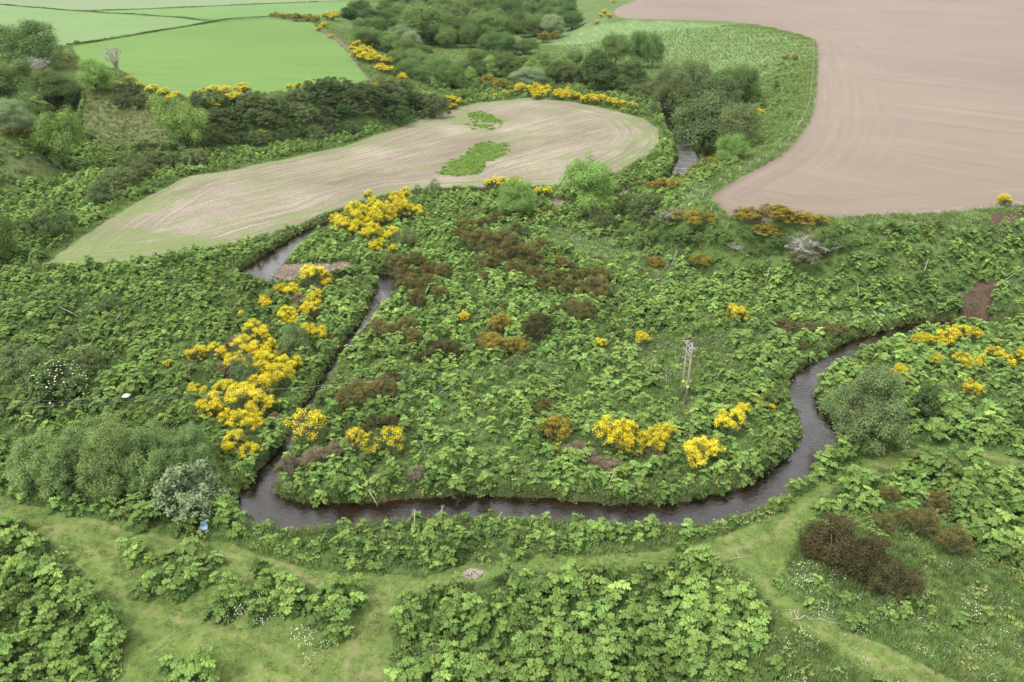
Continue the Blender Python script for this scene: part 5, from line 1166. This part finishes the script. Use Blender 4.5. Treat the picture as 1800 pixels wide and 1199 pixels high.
for u, v, z in ((-.35, -.72, HP - .12), (-.35, .72, HP - .12), (.68, -.2, HP - .12), (1.7, -.72, HP - .12), (1.7, .72, HP - .12), (.68, .2, HP - .12), (0, 0, HP + .5), (-.45, 0, HP - 1.0), (1.8, 0, HP - 1.0)):
    c = loc3(u, v, z); mb = MB(); zz = [0, .04, .05, .10, .11, .16, .17, .22, .24]; rr = [.04, .04, .11, .11, .05, .10, .05, .08, .02]
    mb.tube([c + np.array([0, 0, q]) for q in zz], rr, 9); link("insulator", mb.mesh("insulator", [glaze], smooth=True), rootp); INS.append(c + np.array(rootp.location) + np.array([0, 0, .2]))
wire_m = plain_mat("weathered_wire", (.22, .22, .22), .5, .1, 3, .0, .5)
def wire(p0, p1, sag, label, group):
    t = np.linspace(0, 1, 40)[:, None]; q = p0 * (1 - t) + p1 * t; q[:, 2] -= sag * 4 * (t * (1 - t))[:, 0]
    mb = MB(); mb.tube(q, .006, 4, False); link("power_line", mb.mesh("power_line", [wire_m], smooth=True), label=label, category="wire", group=group)
fL = lambda px_, py_, z: np.append(at(px_, py_, z), z)
for k, (i, dy) in enumerate(((0, 0), (2, 9), (3, 18))): wire(INS[i], fL(-260, 712 + dy, 9.2), 1.6, "thin grey wire from the twin pole over the flowering elder", "wires towards the elder")
for k, (i, dy) in enumerate(((1, 0), (5, 8), (4, 16))): wire(INS[i], fL(2050, 408 + dy, 19.5), 1.4, "thin grey wire from the twin pole over the landslip", "wires towards the landslip")

# ================================================================== small things
# fence along the terrace edge of the brown field
post_m = plain_mat("grey_post", (.24, .22, .185), .9, .2, 6, .3); froot = None
seg0 = [p for p in R_TOP]
fl = []
tt = np.gradient(R_TOP, axis=0); nl_ = np.stack([-tt[:, 1], tt[:, 0]], -1); nl_ /= np.linalg.norm(nl_, axis=1, keepdims=True) + 1e-9
FL_ = R_TOP + nl_ * 1.4
ins = in_poly(FL_[:, 0], FL_[:, 1], PLOUGH); FL_ = np.where(ins[:, None], R_TOP - nl_ * 1.4, FL_)
arc = np.concatenate([[0], np.cumsum(np.linalg.norm(np.diff(FL_, axis=0), axis=1))])
pa, pb, _ = project(np.column_stack([FL_, base_h(FL_[:, 0], FL_[:, 1])]))
lo_i = int(np.argmin(np.abs(pa - 1330) + np.abs(pb - 376))); hi_i = int(np.argmin(np.abs(pa - 1428) + np.abs(pb - 70)))
L0, L1 = arc[lo_i], arc[hi_i]
ps = np.arange(L0, L1, 4.5); FPX = np.column_stack([np.interp(ps, arc, FL_[:, 0]), np.interp(ps, arc, FL_[:, 1])]); FPZ = H(FPX[:, 0], FPX[:, 1])
froot = link("post_fence", None, loc=(FPX[0, 0], FPX[0, 1], FPZ[0]), label="line of thin grey fence posts along the brown field terrace edge", category="fence")
mb = MB(); mb.tube([(0, 0, -.2), (0, 0, .7), (0, 0, 1.25)], [.075, .07, .065], 6); pm = mb.mesh("fence_post", [post_m], smooth=True)
base0 = np.array([FPX[0, 0], FPX[0, 1], FPZ[0]])
for (x_, y_), z_ in zip(FPX, FPZ): link("post", pm, froot, loc=np.array([x_, y_, z_]) - base0, rot=(prng.gauss(0, .05), prng.gauss(0, .05), 0))
for hgt in (.55, 1.1):
    mb = MB(); mb.tube(np.column_stack([FPX, FPZ + hgt]) - base0, .008, 3, False); link("wire", mb.mesh("fence_wire", [wire_m]), froot)
# field margins: low dark lines of rough growth between the crops
def margin(line_px, label, h=.5, w=.9, z=ZL, n=1400, mk='tree_dark'):
    Ln = smooth_line(GP(line_px, z), 5); r = np.random.default_rng(n); ar = np.concatenate([[0], np.cumsum(np.linalg.norm(np.diff(Ln, axis=0), axis=1))])
    s = r.uniform(0, ar[-1], n); c = np.column_stack([np.interp(s, ar, Ln[:, 0]), np.interp(s, ar, Ln[:, 1])]) + r.normal(0, w * .3, (n, 2))
    zz = base_h(c[:, 0], c[:, 1]) + r.random(n) * h * (.7 + .5 * np.sin(s * .15))
    o0 = np.array([c[0, 0], c[0, 1], base_h(c[:1, 0], c[:1, 1])[0]]); V, F = diamonds(r, np.column_stack([c, zz]) - o0, r.normal(size=(n, 3)) + np.array([0, 0, .8]), r.uniform(.35, .8, n), .6)
    e = link("hedge", None, loc=o0, label=label, category="hedge"); link("foliage", make_mesh("hedge_foliage", V, [F], [LM[mk]], fattr={'tint': r.random(n)}), e)
    mb = MB()
    for q in np.linspace(0, ar[-1], 40):
        b_ = np.array([np.interp(q, ar, Ln[:, 0]), np.interp(q, ar, Ln[:, 1])]); g_ = base_h(b_[:1], b_[1:])[0]; b3 = np.array([b_[0], b_[1], g_]) - o0
        mb.tube([b3 - [0, 0, .2], b3 + [.1, .05, h * .5], b3 + [r.normal() * .3, r.normal() * .3, h]], [.04, .03, .01], 4, False)
    link("stems", mb.mesh("hedge_stems", [bark]), e)
margin([(118, 78), (143, 77), (250, 59.5), (370, 39.5), (400, 34)], "long dark hedge line between the big green field and the paler one", n=4200)
margin([(0, 8), (70, 14), (150, 20), (300, 29.5), (366, 36.5), (400, 34), (480, 28.5)], "thin ragged hedge line across the pale green crops", .55, .7, n=2600)
margin([(150, 19.5), (300, 14), (480, 6), (560, 3)], "faint far hedge line below the pale farthest field", .5, .6, n=1800)
spawn_bush('hedge_bush', 135, 70, 77, 11, 'scrub', 'scrub', None, "tiny dark bush in the long hedge line", 'bush')
# chair
chair_m = plain_mat("blue_grey_plastic", (.20, .28, .38), .45, .08, 3, .03)
cp = hit([361], [937])[0]; cr = link("plastic_chair", None, loc=(cp[0], cp[1], float(H(cp[0], cp[1])[0])), rot=(0, 0, math.radians(200)), scale=(1.1,) * 3, label="blue grey plastic garden chair at the edge of the hogweed", category="chair")
mb = MB(); mb.box((0, 0, .43), (.46, .44, .035)); mb.box((0, .2, .405), (.40, .03, .05)); link("seat", mb.mesh("chair_seat", [chair_m]), cr)
bk = MB()
for i, x_ in enumerate(np.linspace(-.2, .2, 7)): bk.tube([(x_, -.21, .43), (x_ * 1.05, -.26, .65), (x_ * 1.0, -.31, .86 - .25 * x_ * x_)], .024, 5)
bk.tube([(x_, -.31 - .02 * math.cos(x_ * 5), .875 - .4 * x_ * x_) for x_ in np.linspace(-.23, .23, 7)], .028, 6); link("backrest", bk.mesh("chair_back", [chair_m]), cr)
for sx in (-1, 1):
    mb = MB(); mb.tube([(sx * .23, -.25, .62), (sx * .27, 0, .65), (sx * .27, .18, .63), (sx * .25, .22, .43)], .024, 6); link("armrest", mb.mesh("chair_arm", [chair_m]), cr)
    for sy in (-1, 1):
        mb = MB(); mb.tube([(sx * .21, sy * .19, .43), (sx * .25, sy * .24, 0)], [.028, .02], 6); link("leg", mb.mesh("chair_leg", [chair_m]), cr)
# stones
def stone_arrays(r, s):
    P_ = []; F_ = []
    a_ = np.arange(6) * math.pi / 3
    rings = [(-.5, .55), (0, 1.), (.5, .62)]
    for z_, q_ in rings: P_ += [(math.cos(x_) * q_ * r.uniform(.8, 1.15), math.sin(x_) * q_ * r.uniform(.8, 1.15), z_ * .7) for x_ in a_]
    P_ += [(0, 0, -.6), (0, 0, .58)]
    for k in range(2):
        for j in range(6): F_.append((k * 6 + j, k * 6 + (j + 1) % 6, (k + 1) * 6 + (j + 1) % 6, (k + 1) * 6 + j))
    F3 = [(18, (j + 1) % 6, j) for j in range(6)] + [(19, 12 + j, 12 + (j + 1) % 6) for j in range(6)]
    return np.array(P_) * s, np.array(F3), np.array(F_)
stone_m = plain_mat("pale_stone", (.27, .24, .205), .85, .25, 1.2, .3); dark_stone = plain_mat("wet_stone", (.07, .06, .055), .4, .3, 4, .3)
hp = hit([831], [1009])[0]; r = np.random.default_rng(5); mb = MB()
for i in range(420):
    a_ = r.uniform(0, 6.28); q_ = math.sqrt(r.random()); x_, y_ = math.cos(a_) * q_ * .95 + .12 * math.sin(a_ * 3), math.sin(a_) * q_ * .7
    V, f3, f4 = stone_arrays(r, r.uniform(.035, .085)); z_ = float(H(hp[0] + x_, hp[1] + y_)[0]); mb.add(V @ np.array(Euler((r.uniform(0, 6), r.uniform(0, 6), 0)).to_matrix()).T + np.array([hp[0] + x_, hp[1] + y_, z_ + .03 + .14 * (1 - q_)]), f3, f4)
link("gravel_heap", mb.mesh("gravel_heap", [stone_m]), kind="stuff", label="small heap of pale broken stones on the mown path", category="gravel")
mb = MB()
for bar in BARS:
    lo_, hi_ = bar.min(0), bar.max(0)
    for i in range(260):
        q_ = r.uniform(lo_, hi_)
        if not in_poly(q_[:1], q_[1:], bar)[0]: continue
        V, f3, f4 = stone_arrays(r, r.uniform(.05, .16)); mb.add(V + np.array([q_[0], q_[1], float(H(q_[0], q_[1])[0])]), f3, f4)
link("shore_pebbles", mb.mesh("shore_pebbles", [plain_mat("pink_pebble", (.33, .25, .20), .8, .3, .8, .2)]), kind="stuff", label="loose pebbles on the gravel bars of the stream", category="pebbles")
for (x_, y_, s_, m_, lb) in ((642, 930, .42, dark_stone, "dark wet rock at the edge of the riffle"), (628, 922, .25, dark_stone, "small wet rock in the riffle below the broom"), (224, 705, .55, plain_mat("white_block", (.36, .36, .33), .8, .2, 3, .2), "pale whitish boulder showing among the hogweed near the elder"), (985, 366, .5, stone_m, "pale boulder on the gravel spit by the compact willow"), (925, 892, .3, dark_stone, "dark rock under the island bank of the lower loop")):
    p_ = hit([x_], [y_])[0]; V, f3, f4 = stone_arrays(r, s_); mb = MB(); mb.add(V * np.array([1.2, 1, .8]), f3, f4)
    zz = max(float(H(p_[0], p_[1])[0]), WATER_Z - .05) if m_ is dark_stone else float(H(p_[0], p_[1])[0]) + (.9 if 'boulder showing' in lb else 0)
    link("boulder", mb.mesh("boulder", [m_], smooth=False), loc=(p_[0], p_[1], zz), rot=(0, 0, r.uniform(0, 6)), label=lb, category="rock")
# fallen branches and dead stalks
def branch(name, cx, cy, L, ang, label, thick=.07, z0=.1, twigs=5, mat=None, rise=.3):
    p_ = hit([cx], [cy])[0]; r2 = np.random.default_rng(int(cx * 7 + cy)); e = link(name, None, loc=(p_[0], p_[1], float(H(p_[0], p_[1])[0]) + z0), rot=(0, 0, ang), label=label, category="branch")
    mb = MB(); t = np.linspace(-.5, .5, 7); q = np.column_stack([t * L, r2.normal(0, .05 * L, 7), rise * L * (t + .5) * .5 + r2.normal(0, .02 * L, 7)]); mb.tube(q, np.linspace(thick, thick * .4, 7), 6); link("limb", mb.mesh("limb", [mat or grey_twig], smooth=True), e)
    if twigs:
        tw = MB()
        for i in range(twigs):
            s_ = q[r2.integers(1, 7)]; d_ = r2.normal(0, .22 * L, 3); d_[2] = abs(d_[2]) * .7; tw.tube([s_, s_ + d_ * .6, s_ + d_ + r2.normal(0, .03, 3)], [thick * .45, thick * .3, thick * .1], 4, False)
        link("twigs", tw.mesh("twigs", [mat or grey_twig]), e)
branch("fallen_tree", 664, 528, 6.5, math.radians(75), "pale fallen dead tree lying across the narrow stream", .11, .0, 14, bark_pale, .15)
branch("driftwood", 665, 935, 2.4, math.radians(25), "grey driftwood branch at the stream edge by the wet rock", .07, .1, 6)
branch("cut_branch", 1424, 1090, 2.6, math.radians(-8), "brown cut branch lying on the grass below the blackish gorse", .06, .08, 5, bark_pale, .05)
branch("cut_branch", 1300, 982, 2.0, math.radians(12), "thin cut branch on the path near the fork", .04, .06, 3, bark_pale, .05)
branch("overhanging_branch", 440, 895, 4.0, math.radians(-10), "sagging willow branch trailing into the pool", .05, .6, 12, bark, -.12)
branch("driftwood", 925, 893, 2.0, math.radians(10), "pale driftwood snagged under the island bank", .06, .0, 5)
st_m = plain_mat("dead_stalk", (.42, .37, .28), .9, .2, 4, .2)
for (x_, y_, h_, lean, lb) in ((668, 878, 2.2, .5, "near the pool bend"), (1068, 862, 2.2, .5, "on the island by the lower loop"), (1030, 862, 1.6, .8, "beside the broom mounds"), (728, 940, 2.4, .1, "rising from the belt by the riffle"), (778, 905, 1.8, .4, "leaning over the lower loop"), (196, 575, 2.6, 1.1, "lying on the hogweed above the elder"), (145, 560, 2.4, 1.2, "on the hogweed flat beside the small olive shrub"), (1510, 535, 3.0, .3, "above the upper stream bend"), (1345, 505, 2.6, .1, "below the silver shrub"), (1620, 490, 2.6, .3, "in the middle of the hogweed bank"), (1758, 496, 3.2, 1.2, "over the landslip scar"), (1178, 476, 3.0, .3, "on the shaded bank by the gorse"), (930, 452, 3.0, .4, "above the faded gorse belt"), (330, 300, 3.0, .4, "by the weedy edge of the stubble field"), (118, 335, 3.2, .9, "in the hogweed below the bushy ash")):
    p_ = hit([x_], [y_])[0]; g_ = float(H(p_[0], p_[1])[0]); r2 = np.random.default_rng(int(x_)); a_ = r2.uniform(0, 6.28)
    e = link("dead_stalk", None, loc=(p_[0], p_[1], g_), label=f"pale dead hogweed stalk {lb}", category="dead stalk")
    z_ = h_ + .6; tip = np.array([math.cos(a_) * lean * h_, math.sin(a_) * lean * h_ * .4, z_ * (1 - .25 * lean)])
    mb = MB(); mb.tube([(0, 0, -.1), tip * .5 + np.array([0, 0, .1]), tip], [.045, .038, .025], 5); link("stem", mb.mesh("stalk", [st_m], smooth=True), e)
    mb = MB()
    for i in range(14):
        q_ = r2.normal(0, 1, 3); q_[2] = abs(q_[2]); q_ /= np.linalg.norm(q_); mb.tube([tip, tip + q_ * .35], [.008, .004], 3, False)
    link("seed_head", mb.mesh("seed_head", [st_m]), e)

# ================================================================== thin summer haze
hz_m, nd, lk = new_mat("haze_air"); pv = nd.new("ShaderNodeVolumePrincipled"); pv.inputs['Color'].default_value = (.93, .96, 1.0, 1); pv.inputs['Density'].default_value = .000025; pv.inputs['Anisotropy'].default_value = .2
ho = nd.new("ShaderNodeOutputMaterial"); lk.new(pv.outputs[0], ho.inputs['Volume'])
mb = MB(); mb.box((0, 1700, 27), (5600, 5400, 61)); V, Fh = mb.arrays(); link("haze", make_mesh("haze", V, Fh, [hz_m]), kind="stuff", label="thin pale summer haze over the fields", category="haze")
